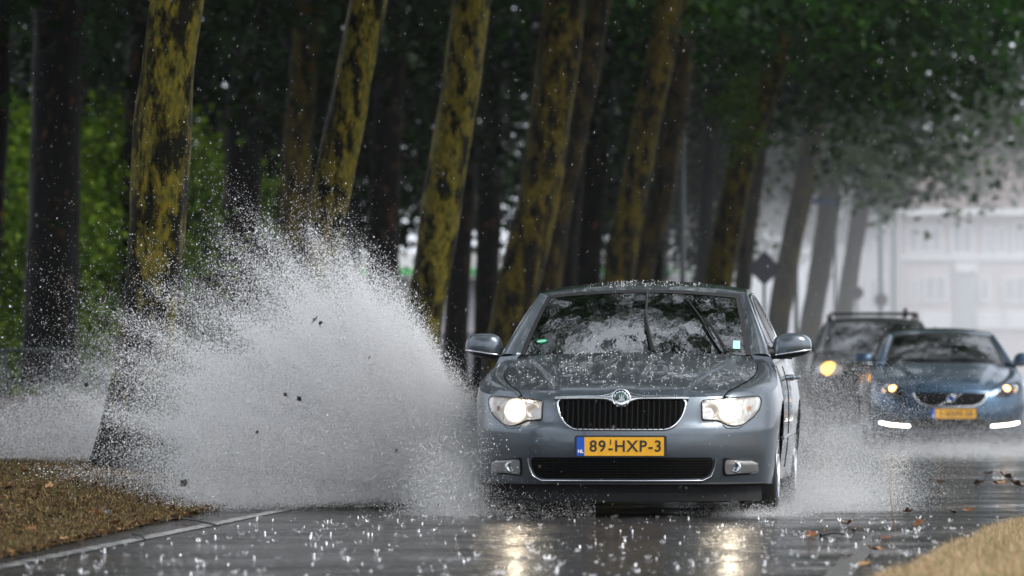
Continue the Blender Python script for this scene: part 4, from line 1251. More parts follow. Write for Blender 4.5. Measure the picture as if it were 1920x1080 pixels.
# emblem
em = empty("emblem", F1(0, ze, 0.034)); em.parent = g_root
def disc(mb, r, y, n=40, ry=0.0, prof=None):
    prof = prof or [(0.0, y - ry), (r * .5, y - ry * .75), (r * .85, y - ry * .3), (r, y), (r, y + 0.006)]
    mb.grid([[(pr * math.cos(2*math.pi*k/n), py, pr * math.sin(2*math.pi*k/n)) for k in range(n)] for pr, py in prof], close_v=True)
mb = MB(); ring = [(0.052 * math.cos(2*math.pi*k/48), 0.0, 0.052 * math.sin(2*math.pi*k/48)) for k in range(49)]; mb.tube(ring, 0.0055, 10, cap=False); mb.build("emblem_ring", M["chrome"], em)
mb = MB(); disc(mb, 0.05, 0.002, ry=0.003); mb.build("emblem_band", M["silver"], em, recalc=True)
mb = MB(); disc(mb, 0.036, -0.002, ry=0.003); mb.build("emblem_disc", M["green_badge"], em, recalc=True)
mb = MB()
wing = [(-0.026, -0.012), (0.004, -0.016), (0.024, -0.012), (0.018, 0.000), (0.010, -0.006), (-0.002, -0.004)]
mb.fan([(x, -0.0085, z) for x, z in wing])
for (x0, z0, x1, z1, w_) in ((-0.004, -0.004, -0.012, 0.020, 0.004), (0.002, -0.004, 0.002, 0.025, 0.004), (0.008, -0.004, 0.016, 0.020, 0.004)):
    mb.fan([(x0 - w_, -0.0085, z0), (x0 + w_, -0.0085, z0), (x1 + w_ * .4, -0.0085, z1), (x1 - w_ * .4, -0.0085, z1)])
mb.build("emblem_wing", M["silver"], em, smooth=False)
mb = MB()
for k in range(5):
    a = R(40 + 25 * k); mb.box((0.043 * math.cos(a), -0.0025, 0.043 * math.sin(a)), (0.006, 0.004, 0.008), Matrix.Rotation(-(a - math.pi / 2), 3, 'Y'))
a0 = [(0.043 * math.cos(R(t)), -0.001, 0.043 * math.sin(R(t))) for t in range(170, 320, 10)]
mb.tube(a0, 0.0035, 6); mb.build("emblem_marks", M["gloss_black"], em, smooth=False)

# headlights
def headlight(sg):
    hp = [(0.475, 0.700), (0.60, 0.712), (0.72, 0.722), (0.805, 0.728), (0.822, 0.700), (0.812, 0.650), (0.775, 0.600), (0.72, 0.558), (0.665, 0.548), (0.615, 0.560), (0.575, 0.583), (0.48, 0.583)]
    hp = [(sg * x, z) for x, z in hp]
    ps = smooth_poly(resample(hp, 0.03), 1)
    root = empty("headlight", (0, 0, 0)); root.parent = g_root
    mb = MB(); patch(mb, ps, f1(0.004), 12, 20); mb.build("headlight_housing", HOUSING, root, recalc=True)
    mb = MB(); strip(mb, resample(ps, 0.015), f1(0.006), 0.004, 6, True); mb.build("headlight_seal", M["seal"], root)
    # reflector bowl and bulb
    cx, cz = sg * 0.640, 0.640
    c0 = F1(cx, cz)
    n = 36
    mb = MB()
    prof = [(0.068, -0.004), (0.074, -0.016), (0.069, -0.018), (0.058, -0.010), (0.03, -0.006)]
    mb.grid([[(c0.x + pr * math.cos(2*math.pi*k/n), F1(c0.x + pr * math.cos(2*math.pi*k/n), c0.z + pr * math.sin(2*math.pi*k/n)).y + py, c0.z + pr * math.sin(2*math.pi*k/n)) for k in range(n)] for pr, py in prof], close_v=True)
    mb.build("reflector", LIT, root, recalc=True)
    mb = MB()
    mb.grid([[(c0.x + pr * math.cos(2*math.pi*k/n), c0.y + py, c0.z + pr * math.sin(2*math.pi*k/n)) for k in range(n)] for pr, py in [(0.001, -0.034), (0.018, -0.031), (0.031, -0.022), (0.038, -0.006), (0.038, 0.004)]], close_v=True)
    mb.build("bulb", M["bulb"], root, recalc=True)
    # inner high beam bowl and amber marker
    c1 = F1(sg * 0.535, 0.640)
    mb = MB(); mb.grid([[(c1.x + pr * math.cos(2*math.pi*k/n), c1.y + py, c1.z + pr * math.sin(2*math.pi*k/n)) for k in range(n)] for pr, py in [(0.001, 0.0), (0.02, -0.004), (0.042, -0.014), (0.046, -0.012)]], close_v=True)
    mb.build("reflector", LIT2, root, recalc=True)
    c2 = (sg * 0.752, 0.650)
    mb = MB(); patch(mb, smooth_poly([(c2[0] - 0.012, c2[1] - 0.016), (c2[0] + 0.012, c2[1] - 0.012), (c2[0] + 0.012, c2[1] + 0.018), (c2[0] - 0.012, c2[1] + 0.018)], 2), f1(0.006), 5, 6)
    mb.build("turn_signal", M["amber"], root, recalc=True)
    mb = MB(); patch(mb, ps, f1(0.036), 12, 20); skirt(mb, ps, f1(0.036), f1(0.0)); mb.build("headlight_lens", M["lens"], root, recalc=True)
    # washer cover below the lamp
    wl = [(sg * 0.60, 0.556), (sg * 0.622, 0.535), (sg * 0.69, 0.533), (sg * 0.715, 0.55)]
    mb = MB(); strip(mb, resample(wl, 0.01, False), f1(0.001), 0.0025, 5); mb.build("washer_seam", M["seal"], root)
LIT2 = pbr("lit_inner_reflector", (0.7, 0.66, 0.6), 0.2, 0.8, emit=(1.0, 0.8, 0.6), estr=0.14)  # bowl glows by itself instead of reflecting the bulb
LIT = pbr("lit_reflector", (0.12, 0.115, 0.10), 0.3, 0.0, emit=(1.0, 0.86, 0.66), estr=0.42)  # own glow in place of reflected bulb light
HOUSING = pbr("lamp_housing", (0.58, 0.57, 0.55), 0.22, 0.55, bump=0.6, bscale=30, emit=(1.0, 0.9, 0.76), estr=0.05)  # weak glow stands in for bulb light on the housing
FOG_BOWL = pbr("fog_lamp_bowl", (0.7, 0.7, 0.69), 0.25, 0.5, bump=0.3, bscale=38)
headlight(1); headlight(-1)

# fog lamps, lower intake, plate and trims
for sg in (1, -1):
    fp = smooth_poly(resample([(sg * 0.612, 0.348), (sg * 0.80, 0.340), (sg * 0.805, 0.262), (sg * 0.612, 0.260)], 0.035), 2)
    fp2 = smooth_poly(resample([(sg * 0.598, 0.362), (sg * 0.815, 0.354), (sg * 0.818, 0.250), (sg * 0.598, 0.248)], 0.035), 2)
    root = empty("fog_lamp", (0, 0, 0)); root.parent = g_root
    mb = MB(); patch(mb, fp2, f1(0.002), 6, 12); mb.build("fog_lamp_recess", M["black"], root, recalc=True)
    mb = MB(); patch(mb, fp, f1(0.006), 6, 12); mb.build("fog_lamp_reflector", FOG_BOWL, root, recalc=True)
    c1 = F1(sg * 0.67, 0.303)
    mb = MB(); mb.grid([[(c1.x + pr * math.cos(2*math.pi*k/24), c1.y + py, c1.z + pr * math.sin(2*math.pi*k/24)) for k in range(24)] for pr, py in [(0.001, -0.008), (0.02, -0.010), (0.032, -0.018), (0.036, -0.008)]], close_v=True)
    mb.build("fog_lamp_bulb", M["silver"], root, recalc=True)
    mb = MB(); patch(mb, fp, f1(0.022), 6, 12); skirt(mb, fp, f1(0.022), f1(0.0)); mb.build("fog_lamp_lens", M["lens"], root, recalc=True)
ip = [(-0.545, 0.362), (0.545, 0.362), (0.54, 0.30), (0.52, 0.255), (0.475, 0.236), (-0.475, 0.236), (-0.52, 0.255), (-0.54, 0.30)]
ips = smooth_poly(resample(ip, 0.05), 2)
mb = MB(); patch(mb, ips, f1(0.004), 8, 40); it = mb.build("lower_intake", M["gloss_black"], g_root)
mb = MB()
for k in range(7):
    z = 0.25 + 0.016 * k; s_ = span(ips, z)
    mb.tube([F1(lerp(s_[0] + .01, s_[1] - .01, j / 24), z, 0.007) for j in range(25)], 0.0032, 5)
for k in range(24):
    x = -0.50 + k * 1.0 / 23; mb.tube([F1(x, 0.243, 0.006), F1(x, 0.30, 0.006), F1(x, 0.357, 0.006)], 0.002, 4)
mb.build("intake_mesh", M["gloss_black"], it)
low = [(-0.56, 0.355), (-0.553, 0.30), (-0.532, 0.25), (-0.48, 0.224), (0.48, 0.224), (0.532, 0.25), (0.553, 0.30), (0.56, 0.355)]
mb = MB(); strip(mb, resample(low, 0.02, False), f1(0.010), 0.0058, 8); mb.build("intake_trim", M["chrome"], it)
# bumper seam under the number plate line and lip
mb = MB(); strip(mb, [(-0.86 + 1.72 * k / 60, 0.205) for k in range(61)], f1(0.006), 0.008, 6); mb.build("bumper_lip", M["seal"], g_root)
# towing eye cover
sq = resample(smooth_poly([(-0.545, 0.435), (-0.485, 0.435), (-0.485, 0.378), (-0.545, 0.378)], 1), 0.01)
mb = MB(); strip(mb, sq, f1(0.000), 0.002, 4, True); mb.build("tow_cover_seam", M["seal"], g_root)
hol, yp = plate(g_root, F1, "", 0.0, 0.428)
text_mesh("lettering", "89", 0.094, M["plate_black"], hol, (-0.135, yp - 0.0072, 0.427), (R(90), 0, 0), 0.0012, space=1.12)
text_mesh("lettering", "HXP-3", 0.094, M["plate_black"], hol, (0.105, yp - 0.0072, 0.427), (R(90), 0, 0), 0.0012, space=1.12)
text_mesh("lettering", "-", 0.094, M["plate_black"], hol, (-0.058, yp - 0.0072, 0.419), (R(90), 0, 0), 0.0012)
text_mesh("lettering", "1", 0.042, M["plate_black"], hol, (-0.058, yp - 0.0072, 0.453), (R(90), 0, 0), 0.001)
text_mesh("lettering", "NL", 0.026, M["plate_white"], hol, (-0.237, yp - 0.0076, 0.398), (R(90), 0, 0), 0.0012)

# wipers caught mid-sweep
def on_ws(x, v, off): return WS1(x / lerp(S1["ws_xb"], S1["ws_xt"], v), v, off)
for pts in ([(0.125, -0.02), (0.10, 0.10), (0.055, 0.42), (0.042, 0.55), (0.035, 0.96)], [(0.565, -0.01), (0.53, 0.10), (0.455, 0.33), (0.41, 0.45), (0.27, 0.88)]):
    root = empty("wiper", (0, 0, 0)); root.parent = g_root
    mb = MB(); mb.tube([on_ws(x, v, o_) for (x, v), o_ in zip(pts[:4], (0.02, 0.035, 0.04, 0.03))], [0.016, 0.012, 0.008, 0.006], 8); mb.build("wiper_arm", M["black"], root)
    (xa, va), (xb_, vb) = pts[1], pts[4]
    sx = pts[2]
    blade = [(lerp(sx[0], pts[4][0], t), lerp(sx[1] - 0.14, pts[4][1], t)) for t in [k / 12 for k in range(13)]]
    x_off = (pts[2][0] - pts[4][0]) * 0.16
    mb = MB(); mb.tube([on_ws(x + x_off * (1 - k / 12), v, 0.012) for k, (x, v) in enumerate(blade)], [0.006] * 13, 6); mb.build("wiper_blade", M["rubber"], root)
# stickers behind the glass
mb = MB(); mb.fan([on_ws(-0.585 + 0.036 * math.cos(2*math.pi*k/24), 0.19 + 0.030 * math.sin(2*math.pi*k/24), 0.004) for k in range(24)]); st = mb.build("sticker", M["sticker_green"], g_root, smooth=False)
mb = MB(); mb.fan([on_ws(x, v, 0.0055) for x, v in ((-0.612, 0.176), (-0.562, 0.186), (-0.562, 0.198), (-0.612, 0.188))]); mb.build("sticker_band", M["plate_white"], st, smooth=False)
mb = MB(); mb.fan([on_ws(x, v, 0.004) for x, v in ((0.60, 0.08), (0.645, 0.08), (0.64, 0.20), (0.60, 0.20))]); mb.build("sticker", M["sticker_pale"], g_root, smooth=False)
# interior mirror, shark fin
mirror(g_root, M["paint_grey"], 1, (0.955, 1.56, 1.035), (0.122, 0.085, 0.078), (0.80, 1.53, 0.985))
mirror(g_root, M["paint_grey"], -1, (-0.955, 1.56, 1.035), (0.118, 0.085, 0.078), (-0.80, 1.53, 0.985))
# door handles and shut lines
for sg in (1, -1):
    for yy in (2.42, 3.42):
        zz = 0.835
        xx = 0.905 * sinterp(S1["sect"], zz)
        mb = MB(); mb.tube([(sg * (xx - 0.005), yy, zz), (sg * (xx + 0.035), yy + 0.03, zz + 0.004), (sg * (xx + 0.038), yy + 0.17, zz + 0.006), (sg * (xx - 0.005), yy + 0.2, zz + 0.008)], [0.012, 0.016, 0.016, 0.012], 8)
        mb.build("door_handle", M["paint_grey"], g_root)
    mb = MB()
    for yy in (1.42, 2.38, 3.36):
        mb.tube([(sg * (0.905 * sinterp(S1["sect"], z) + 0.0015), yy + (0.03 if z > .7 else 0), z) for z in [0.27 + 0.04 * k for k in range(17)]], 0.003, 4)
    mb.build("door_seam", M["seal"], g_root)
    mb = MB(); mb.tube([(sg * (0.905 * 0.992 + 0.006), yy, 0.45 + 0.01 * yy) for yy in [1.4 + 0.1 * k for k in range(20)]], 0.013, 6); mb.build("door_moulding", M["paint_grey"], g_root)
# ---- the blue car -------------------------------------------------
S2 = dict(W=0.895, L=4.37, c=0.72, p=2.3, zb=0.19, axles=(0.92, 3.56),
    nose=[(0.12, 0.09), (0.22, 0.04), (0.32, 0.01), (0.42, 0.0), (0.52, 0.01), (0.62, 0.04), (0.70, 0.08), (0.78, 0.14), (1.0, 0.35)],
    sect=[(0.12, 0.93), (0.25, 0.965), (0.45, 0.992), (0.62, 1.0), (0.78, 0.99), (0.88, 0.965), (0.95, 0.94), (1.05, 0.91)],
    ztop=[(0.0, 0.665), (0.08, 0.665), (0.2, 0.70), (0.40, 0.765), (0.60, 0.82), (0.95, 0.895), (1.3, 0.935), (2.0, 0.96), (3.0, 1.0), (3.8, 1.04), (4.37, 1.05)],
    xh=[(0, 0.46), (0.15, 0.56), (0.35, 0.66), (0.6, 0.72), (0.85, 0.735), (1, 0.72)],
    cowl_y=1.12, cowl_bow=0.17, cowl_x=0.72,
    hoodA=[(0, 0.685), (0.1, 0.755), (0.3, 0.84), (0.6, 0.93), (0.85, 0.985), (1, 1.005)],
    hoodE=[(0, 0.69), (0.15, 0.765), (0.35, 0.83), (0.6, 0.895), (0.85, 0.955), (1, 0.978)],
    creases=[(0.34, 0.60, 0.02, 0.04)],
    cowl_z=1.015, head_y=1.95, head_z=1.375, ws_xb=0.705, ws_xt=0.575, ws_bow_b=0.17, ws_bow_t=0.13, ws_drop=0.04,
    belt_x=0.832, belt_z=0.97, tumble=0.50, A1=(2.09, 1.35),
    upper=[(1.27, 0.985), (1.5, 1.10), (1.8, 1.24), (2.09, 1.35), (2.5, 1.385), (3.0, 1.375), (3.45, 1.33), (3.8, 1.22), (4.05, 1.10)],
    roofc=[(1.85, 1.375), (2.1, 1.408), (2.4, 1.432), (2.8, 1.44), (3.2, 1.42), (3.6, 1.38)], roof_end=3.4,
    windows=[[(1.52, 1.005), (1.75, 1.165), (2.1, 1.30), (2.3, 1.325), (2.3, 1.01)], [(2.4, 1.015), (2.4, 1.33), (2.95, 1.325), (3.3, 1.28), (3.5, 1.15), (3.45, 1.06)]],
    dlo=[(1.46, 0.995), (1.75, 1.175), (2.1, 1.312), (2.5, 1.342), (3.0, 1.338), (3.35, 1.29), (3.56, 1.15), (3.5, 1.045)])
D2 = 65.6
b_root, F2, WS2, hood2, GS2, top2 = car("blue_car", S2, (5.06, D2, 0), R(-1.2), M["paint_blue"], 0.32)
tag(b_root, "wet blue hatchback with bright lamp strips low in its bumper, nearest the right edge", "car")
def f2(off): return lambda a, b: F2(a, b, off)
gp = [(-0.425, 0.668), (0.425, 0.668), (0.40, 0.61), (0.345, 0.545), (0.25, 0.515), (-0.25, 0.515), (-0.345, 0.545), (-0.40, 0.61)]
gps = smooth_poly(resample(gp, 0.08), 2)
mb = MB(); patch(mb, gps, f2(0.006), 10, 36); gr = mb.build("grille", M["gloss_black"], b_root)
low = [(-0.428, 0.655), (-0.40, 0.60), (-0.345, 0.54), (-0.25, 0.508), (0, 0.503), (0.25, 0.508), (0.345, 0.54), (0.40, 0.60), (0.428, 0.655)]
mb = MB(); strip(mb, resample(low, 0.03, False), f2(0.010), 0.011, 8); mb.build("grille_surround", M["chrome"], gr)
mb = MB()
for k in range(9):
    z = 0.525 + 0.015 * k; s_ = span(gps, z); mb.tube([F2(lerp(s_[0] + .012, s_[1] - .012, j / 20), z, 0.012) for j in range(21)], 0.004, 4)
mb.build("grille_mesh", M["black"], gr)
mb = MB(); mb.tube([F2(-0.13, 0.525, 0.022), F2(0.13, 0.655, 0.022)], 0.008, 6); mb.build("diagonal_bar", M["silver"], gr)
em = empty("emblem", F2(0.0, 0.60, 0.03)); em.parent = b_root
mb = MB(); mb.tube([(0.042 * math.cos(2*math.pi*k/32), 0, 0.042 * math.sin(2*math.pi*k/32)) for k in range(33)], 0.009, 8, cap=False)
mb.tube([(0.03, 0, 0.03), (0.058, 0, 0.058)], 0.007, 6); mb.tube([(0.058, 0, 0.058), (0.04, 0, 0.06)], 0.005, 5); mb.tube([(0.058, 0, 0.058), (0.06, 0, 0.04)], 0.005, 5); mb.build("emblem_ring", M["silver"], em)
mb = MB(); mb.box((0, -0.004, 0), (0.074, 0.010, 0.018)); mb.build("emblem_band", M["plate_blue"], em, smooth=False)
for sg in (1, -1):
    root = empty("headlight", (0, 0, 0)); root.parent = b_root
    hp = smooth_poly(resample([(sg * 0.50, 0.625), (sg * 0.60, 0.715), (sg * 0.72, 0.775), (sg * 0.83, 0.80), (sg * 0.86, 0.74), (sg * 0.84, 0.675), (sg * 0.70, 0.63)], 0.04), 1)
    mb = MB(); patch(mb, hp, f2(0.003), 10, 16); mb.build("headlight_housing", M["gloss_black"], root, recalc=True)
    c_ = F2(sg * 0.735, 0.70)
    mb = MB(); mb.grid([[(c_.x + pr * math.cos(2*math.pi*k/24), c_.y + py, c_.z + pr * math.sin(2*math.pi*k/24)) for k in range(24)] for pr, py in [(0.001, 0.01), (0.03, 0.0), (0.055, -0.02), (0.06, -0.012)]], close_v=True); mb.build("reflector", M["silver"], root, recalc=True)
    c_ = F2(sg * 0.655, 0.715)
    mb = MB(); mb.grid([[(c_.x + pr * 1.25 * math.cos(2*math.pi*k/24), c_.y + py, c_.z + pr * math.sin(2*math.pi*k/24)) for k in range(24)] for pr, py in [(0.001, -0.026), (0.02, -0.022), (0.034, -0.008), (0.036, 0.002)]], close_v=True); mb.build("turn_signal", M["amber_bulb"], root, recalc=True)
    mb = MB(); patch(mb, hp, f2(0.03), 10, 16); skirt(mb, hp, f2(0.03), f2(0.0)); mb.build("headlight_lens", M["lens"], root, recalc=True)
    pk = smooth_poly([(sg * 0.44, 0.35), (sg * 0.83, 0.40), (sg * 0.84, 0.30), (sg * 0.80, 0.25), (sg * 0.44, 0.24)], 2)
    mb = MB(); patch(mb, pk, f2(0.004), 6, 12); ck = mb.build("lamp_recess", M["black"], b_root, recalc=True)
    lp = [(sg * 0.475, 0.283), (sg * 0.60, 0.291), (sg * 0.70, 0.300), (sg * 0.80, 0.320)]
    mb = MB(); strip(mb, resample(lp, 0.02, False), f2(0.016), 0.0095, 8); mb.build("running_light", M["day_lamp"], b_root)
    mb = MB(); mb.tube([F2(sg * 0.872, 0.735, 0.01), F2(sg * 0.885, 0.765, 0.012)], 0.014, 6); mb.build("marker_lamp", M["plate_white"], b_root)
ip = smooth_poly([(-0.42, 0.385), (0.42, 0.385), (0.46, 0.28), (0.40, 0.235), (-0.40, 0.235), (-0.46, 0.28)], 2)
mb = MB(); patch(mb, ip, f2(0.005), 6, 24); mb.build("lower_intake", M["gloss_black"], b_root)
mb = MB(); strip(mb, [(-0.80 + 1.6 * k / 40, 0.215) for k in range(41)], f2(0.012), 0.012, 6); mb.build("bumper_lip", M["seal"], b_root)
hol, yp = plate(b_root, F2, "", 0.03, 0.425)
text_mesh("lettering", "1-XNN-38", 0.088, M["plate_black"], hol, (0.055, yp - 0.0072, 0.424), (R(90), 0, 0), 0.0012, space=1.1, sx=0.92)
text_mesh("lettering", "NL", 0.026, M["plate_white"], hol, (-0.207, yp - 0.0076, 0.395), (R(90), 0, 0), 0.0012)
mirror(b_root, M["paint_blue"], 1, (0.94, 1.52, 1.06), (0.115, 0.085, 0.075), (0.79, 1.50, 1.0))
mirror(b_root, M["paint_blue"], -1, (-0.94, 1.52, 1.06), (0.115, 0.085, 0.075), (-0.79, 1.50, 1.0))
def on_ws2(x, v, off): return WS2(x / lerp(S2["ws_xb"], S2["ws_xt"], v), v, off)
for pts in ([(0.05, 0.0), (-0.1, 0.06), (-0.5, 0.09)], [(0.6, 0.02), (0.4, 0.07), (0.0, 0.10)]):
    MB().tube([on_ws2(x, v, 0.02) for x, v in pts], 0.012, 6).build("wiper", M["black"], b_root)
mb = MB(); mb.box(on_ws2(0, 0.86, -0.08), (0.2, 0.03, 0.06)); mb.build("rear_view_mirror", M["black"], b_root, smooth=False)
mb = MB(); mb.tube([(0.0, 3.25, 1.41), (0, 3.35, 1.45), (0, 3.45, 1.46)], [0.02, 0.012, 0.005], 6); mb.build("antenna", M["black"], b_root)

# ---- the black car ------------------------------------------------
S3 = dict(W=0.925, L=4.6, c=0.66, p=2.7, zb=0.30, axles=(0.88, 3.55),
    nose=[(0.2, 0.08), (0.35, 0.02), (0.5, 0.0), (0.7, 0.0), (0.85, 0.02), (1.0, 0.06), (1.1, 0.11), (1.2, 0.2)],
    sect=[(0.2, 0.94), (0.4, 0.975), (0.65, 1.0), (0.85, 1.0), (1.0, 0.985), (1.12, 0.955), (1.25, 0.92)],
    ztop=[(0.0, 1.03), (0.1, 1.03), (0.25, 1.04), (0.5, 1.07), (0.95, 1.12), (1.3, 1.15), (2.0, 1.17), (3.0, 1.19), (4.0, 1.2), (4.6, 1.2)],
    xh=[(0, 0.62), (0.15, 0.68), (0.35, 0.73), (0.6, 0.75), (0.85, 0.75), (1, 0.73)],
    cowl_y=1.12, cowl_bow=0.14, cowl_x=0.73,
    hoodA=[(0, 1.045), (0.1, 1.085), (0.3, 1.13), (0.6, 1.175), (0.85, 1.205), (1, 1.22)],
    hoodE=[(0, 1.055), (0.15, 1.09), (0.35, 1.115), (0.6, 1.145), (0.85, 1.175), (1, 1.19)],
    creases=[(0.4, 0.6, 0.02, 0.04)],
    cowl_z=1.235, head_y=1.75, head_z=1.645, ws_xb=0.73, ws_xt=0.625, ws_bow_b=0.15, ws_bow_t=0.1, ws_drop=0.03,
    belt_x=0.86, belt_z=1.19, tumble=0.40, A1=(1.87, 1.615),
    upper=[(1.24, 1.20), (1.4, 1.33), (1.6, 1.47), (1.87, 1.615), (2.5, 1.65), (3.2, 1.65), (3.9, 1.62), (4.2, 1.5), (4.4, 1.25)],
    roofc=[(1.7, 1.645), (1.9, 1.675), (2.4, 1.70), (3.0, 1.705), (3.6, 1.69), (4.0, 1.66)], roof_end=3.95,
    windows=[[(1.42, 1.22), (1.6, 1.40), (1.9, 1.565), (2.2, 1.58), (2.2, 1.22)], [(2.3, 1.22), (2.3, 1.585), (3.1, 1.585), (3.1, 1.23)], [(3.2, 1.23), (3.2, 1.585), (3.8, 1.56), (4.0, 1.45), (4.0, 1.26)]],
    dlo=[(1.36, 1.21), (1.6, 1.415), (1.9, 1.585), (2.5, 1.60), (3.8, 1.58), (4.05, 1.45), (4.05, 1.24)], trim="seal")
D3 = 78.0
k_root, F3, WS3, hood3, GS3, top3 = car("black_car", S3, (5.02, D3, 0), R(-2.0), M["paint_black"], 0.36)
tag(k_root, "tall black car with an orange glowing headlight, half hidden behind the blue hatchback", "car")
def f3(off): return lambda a, b: F3(a, b, off)
mb = MB(); patch(mb, smooth_poly([(-0.38, 0.99), (0.38, 0.99), (0.35, 0.84), (-0.35, 0.84)], 2), f3(0.006), 8, 24); gr = mb.build("grille", M["gloss_black"], k_root)
mb = MB()
for k in range(4): mb.tube([F3(lerp(-0.34, 0.34, j / 16), 0.865 + 0.034 * k, 0.012) for j in range(17)], 0.007, 5)
mb.build("grille_bar", M["silver"], gr)["kind"] = "stuff"
for sg in (1, -1):
    root = empty("headlight", (0, 0, 0)); root.parent = k_root
    hp = smooth_poly(resample([(sg * 0.46, 1.01), (sg * 0.62, 1.025), (sg * 0.80, 1.03), (sg * 0.84, 0.96), (sg * 0.80, 0.89), (sg * 0.50, 0.88)], 0.05), 1)
    mb = MB(); patch(mb, hp, f3(0.003), 8, 14); mb.build("headlight_housing", HOUSING, root, recalc=True)
    c_ = F3(sg * 0.66, 0.965)
    mb = MB(); mb.grid([[(c_.x + pr * 1.25 * math.cos(2*math.pi*k/24), c_.y + py, c_.z + pr * math.sin(2*math.pi*k/24)) for k in range(24)] for pr, py in [(0.001, -0.03), (0.05, -0.026), (0.085, -0.008), (0.09, 0.002)]], close_v=True); mb.build("bulb", M["warm_bulb"], root, recalc=True)
    mb = MB(); patch(mb, hp, f3(0.04), 8, 14); skirt(mb, hp, f3(0.04), f3(0.0)); mb.build("headlight_lens", M["lens"], root, recalc=True)
    mb = MB(); mb.tube([(sg * 0.60, 1.95, 1.66), (sg * 0.61, 2.05, 1.725), (sg * 0.61, 3.6, 1.725), (sg * 0.60, 3.7, 1.67)], 0.02, 8); mb.build("roof_rail", M["black"], k_root)
mb = MB(); mb.tube([(-0.61, 2.3, 1.745), (0.61, 2.3, 1.745)], 0.022, 8); mb.build("roof_bar", M["black"], k_root)
mb = MB(); mb.tube([(0.45, 2.5, 1.69), (0.46, 2.5, 1.80), (0.46, 2.5, 1.83)], [0.035, 0.03, 0.02], 8); mb.build("antenna", M["black"], k_root)
mb = MB(); mb.tube([WS3(-0.15, 0.03, 0.02), WS3(0.2, 0.5, 0.02), WS3(0.42, 0.9, 0.02)], 0.012, 6); mb.build("wiper", M["black"], k_root)
mb = MB(); patch(mb, smooth_poly([(-0.55, 0.55), (0.55, 0.55), (0.5, 0.40), (-0.5, 0.40)], 2), f3(0.005), 6, 20); mb.build("lower_intake", M["black"], k_root)
hol, yp = plate(k_root, F3, "", 0.0, 0.68)
mirror(k_root, M["paint_black"], 1, (0.985, 1.48, 1.30), (0.12, 0.09, 0.10), (0.83, 1.46, 1.22))
mirror(k_root, M["paint_black"], -1, (-0.985, 1.48, 1.30), (0.12, 0.09, 0.10), (-0.83, 1.46, 1.22))

# ------------------------------------------------------------------ water in the air
def drops(name, P, rad, mat, stretch=None, n_oct=0):
    """a cloud of droplets as one mesh: small tetrahedra, turned at random"""
    P = np.asarray(P, dtype=np.float64); n = len(P)
    T = np.array([[1, 1, 1], [1, -1, -1], [-1, 1, -1], [-1, -1, 1]]) / math.sqrt(3) * 1.35
    q = rng.normal(size=(n, 4)); q /= np.linalg.norm(q, axis=1)[:, None]
    w, x, y, z = q.T
    Rm = np.stack([np.stack([1-2*(y*y+z*z), 2*(x*y-z*w), 2*(x*z+y*w)], 1), np.stack([2*(x*y+z*w), 1-2*(x*x+z*z), 2*(y*z-x*w)], 1), np.stack([2*(x*z-y*w), 2*(y*z+x*w), 1-2*(x*x+y*y)], 1)], 1)
    V = np.einsum('nij,kj->nki', Rm, T) * np.asarray(rad)[:, None, None]
    if stretch is not None: V[:, :, 2] *= np.asarray(stretch)[:, None]; V[:, :, 0] += V[:, :, 2] * 0.12
    V += P[:, None, :]
    i = np.arange(n) * 4
    F = np.concatenate([np.stack([i, i+1, i+2], 1), np.stack([i, i+3, i+1], 1), np.stack([i, i+2, i+3], 1), np.stack([i+1, i+3, i+2], 1)])
    me = island_mesh(name, V.reshape(-1, 3), F, mat)
    return link_mesh(name, me)
M["spray"] = droplet_mat("water_spray", (0.985, 0.988, 0.995), 0.02)
M["rain"] = droplet_mat("rain_water", (0.85, 0.86, 0.88), 0.3)

# the great splash thrown up by the grey car's right front wheel: a fan of droplets, metres from the wheel
def fan_cloud(n, src, prof, y0, ysp, tail, seed, strand=0.22, inner=0.85, power=0.5):
    """src (x, z) of the jet, prof: (angle deg from the ground towards the verge, reach in m)"""
    g = np.random.default_rng(seed)
    ang = g.uniform(prof[0][0], prof[-1][0], n * 2)
    Rr = np.interp(ang, [a for a, _ in prof], [b for _, b in prof])
    # fingers of water: reach and strength vary with angle
    ph = g.uniform(0, 6.28, 6)
    fing = sum(np.sin(np.radians(ang) * f + p_) * a for f, p_, a in zip((9, 17, 29, 47, 71, 3), ph, (0.03, 0.03, 0.035, 0.03, 0.02, 0.02)))
    Rr = Rr * (1 + fing)
    keep = g.uniform(0, 1, n * 2) < (Rr / Rr.max()) ** 1.2
    ang, Rr = ang[keep], Rr[keep]
    m = len(ang)
    t = g.uniform(0, 1, m) ** power * inner
    ed = g.exponential(tail, m) * (g.uniform(0, 1, m) < 0.55)
    r = Rr * (t + ed)
    # torn strands: part of the water keeps to narrow jets that reach out past the mist
    jets = np.sort(g.uniform(prof[0][0], prof[-1][0], 150)); jl = g.uniform(0.7, 1.14, 150)
    js = g.uniform(0, 1, m) < strand
    ji = g.integers(0, 150, m)
    ang = np.where(js, jets[ji] + g.normal(size=m) * 0.35 * (1 + 1.0 * t), ang)
    Rj = np.interp(ang, [a for a, _ in prof], [b for _, b in prof]) * jl[ji]
    r = np.where(js, Rj * (0.25 + 0.8 * g.uniform(0, 1, m) ** 0.8) + g.exponential(0.05, m), r)
    Rr = np.where(js, Rj, Rr)
    X = src[0] - r * np.cos(np.radians(ang)) + g.normal(size=m) * 0.02
    Z = src[1] + r * np.sin(np.radians(ang)) + g.normal(size=m) * 0.02
    Y = y0 + g.normal(size=m) * (ysp * (0.25 + 0.75 * np.clip(r / Rr.max(), 0, 1.2)))
    return np.stack([X, Y, Z], 1), r / Rr
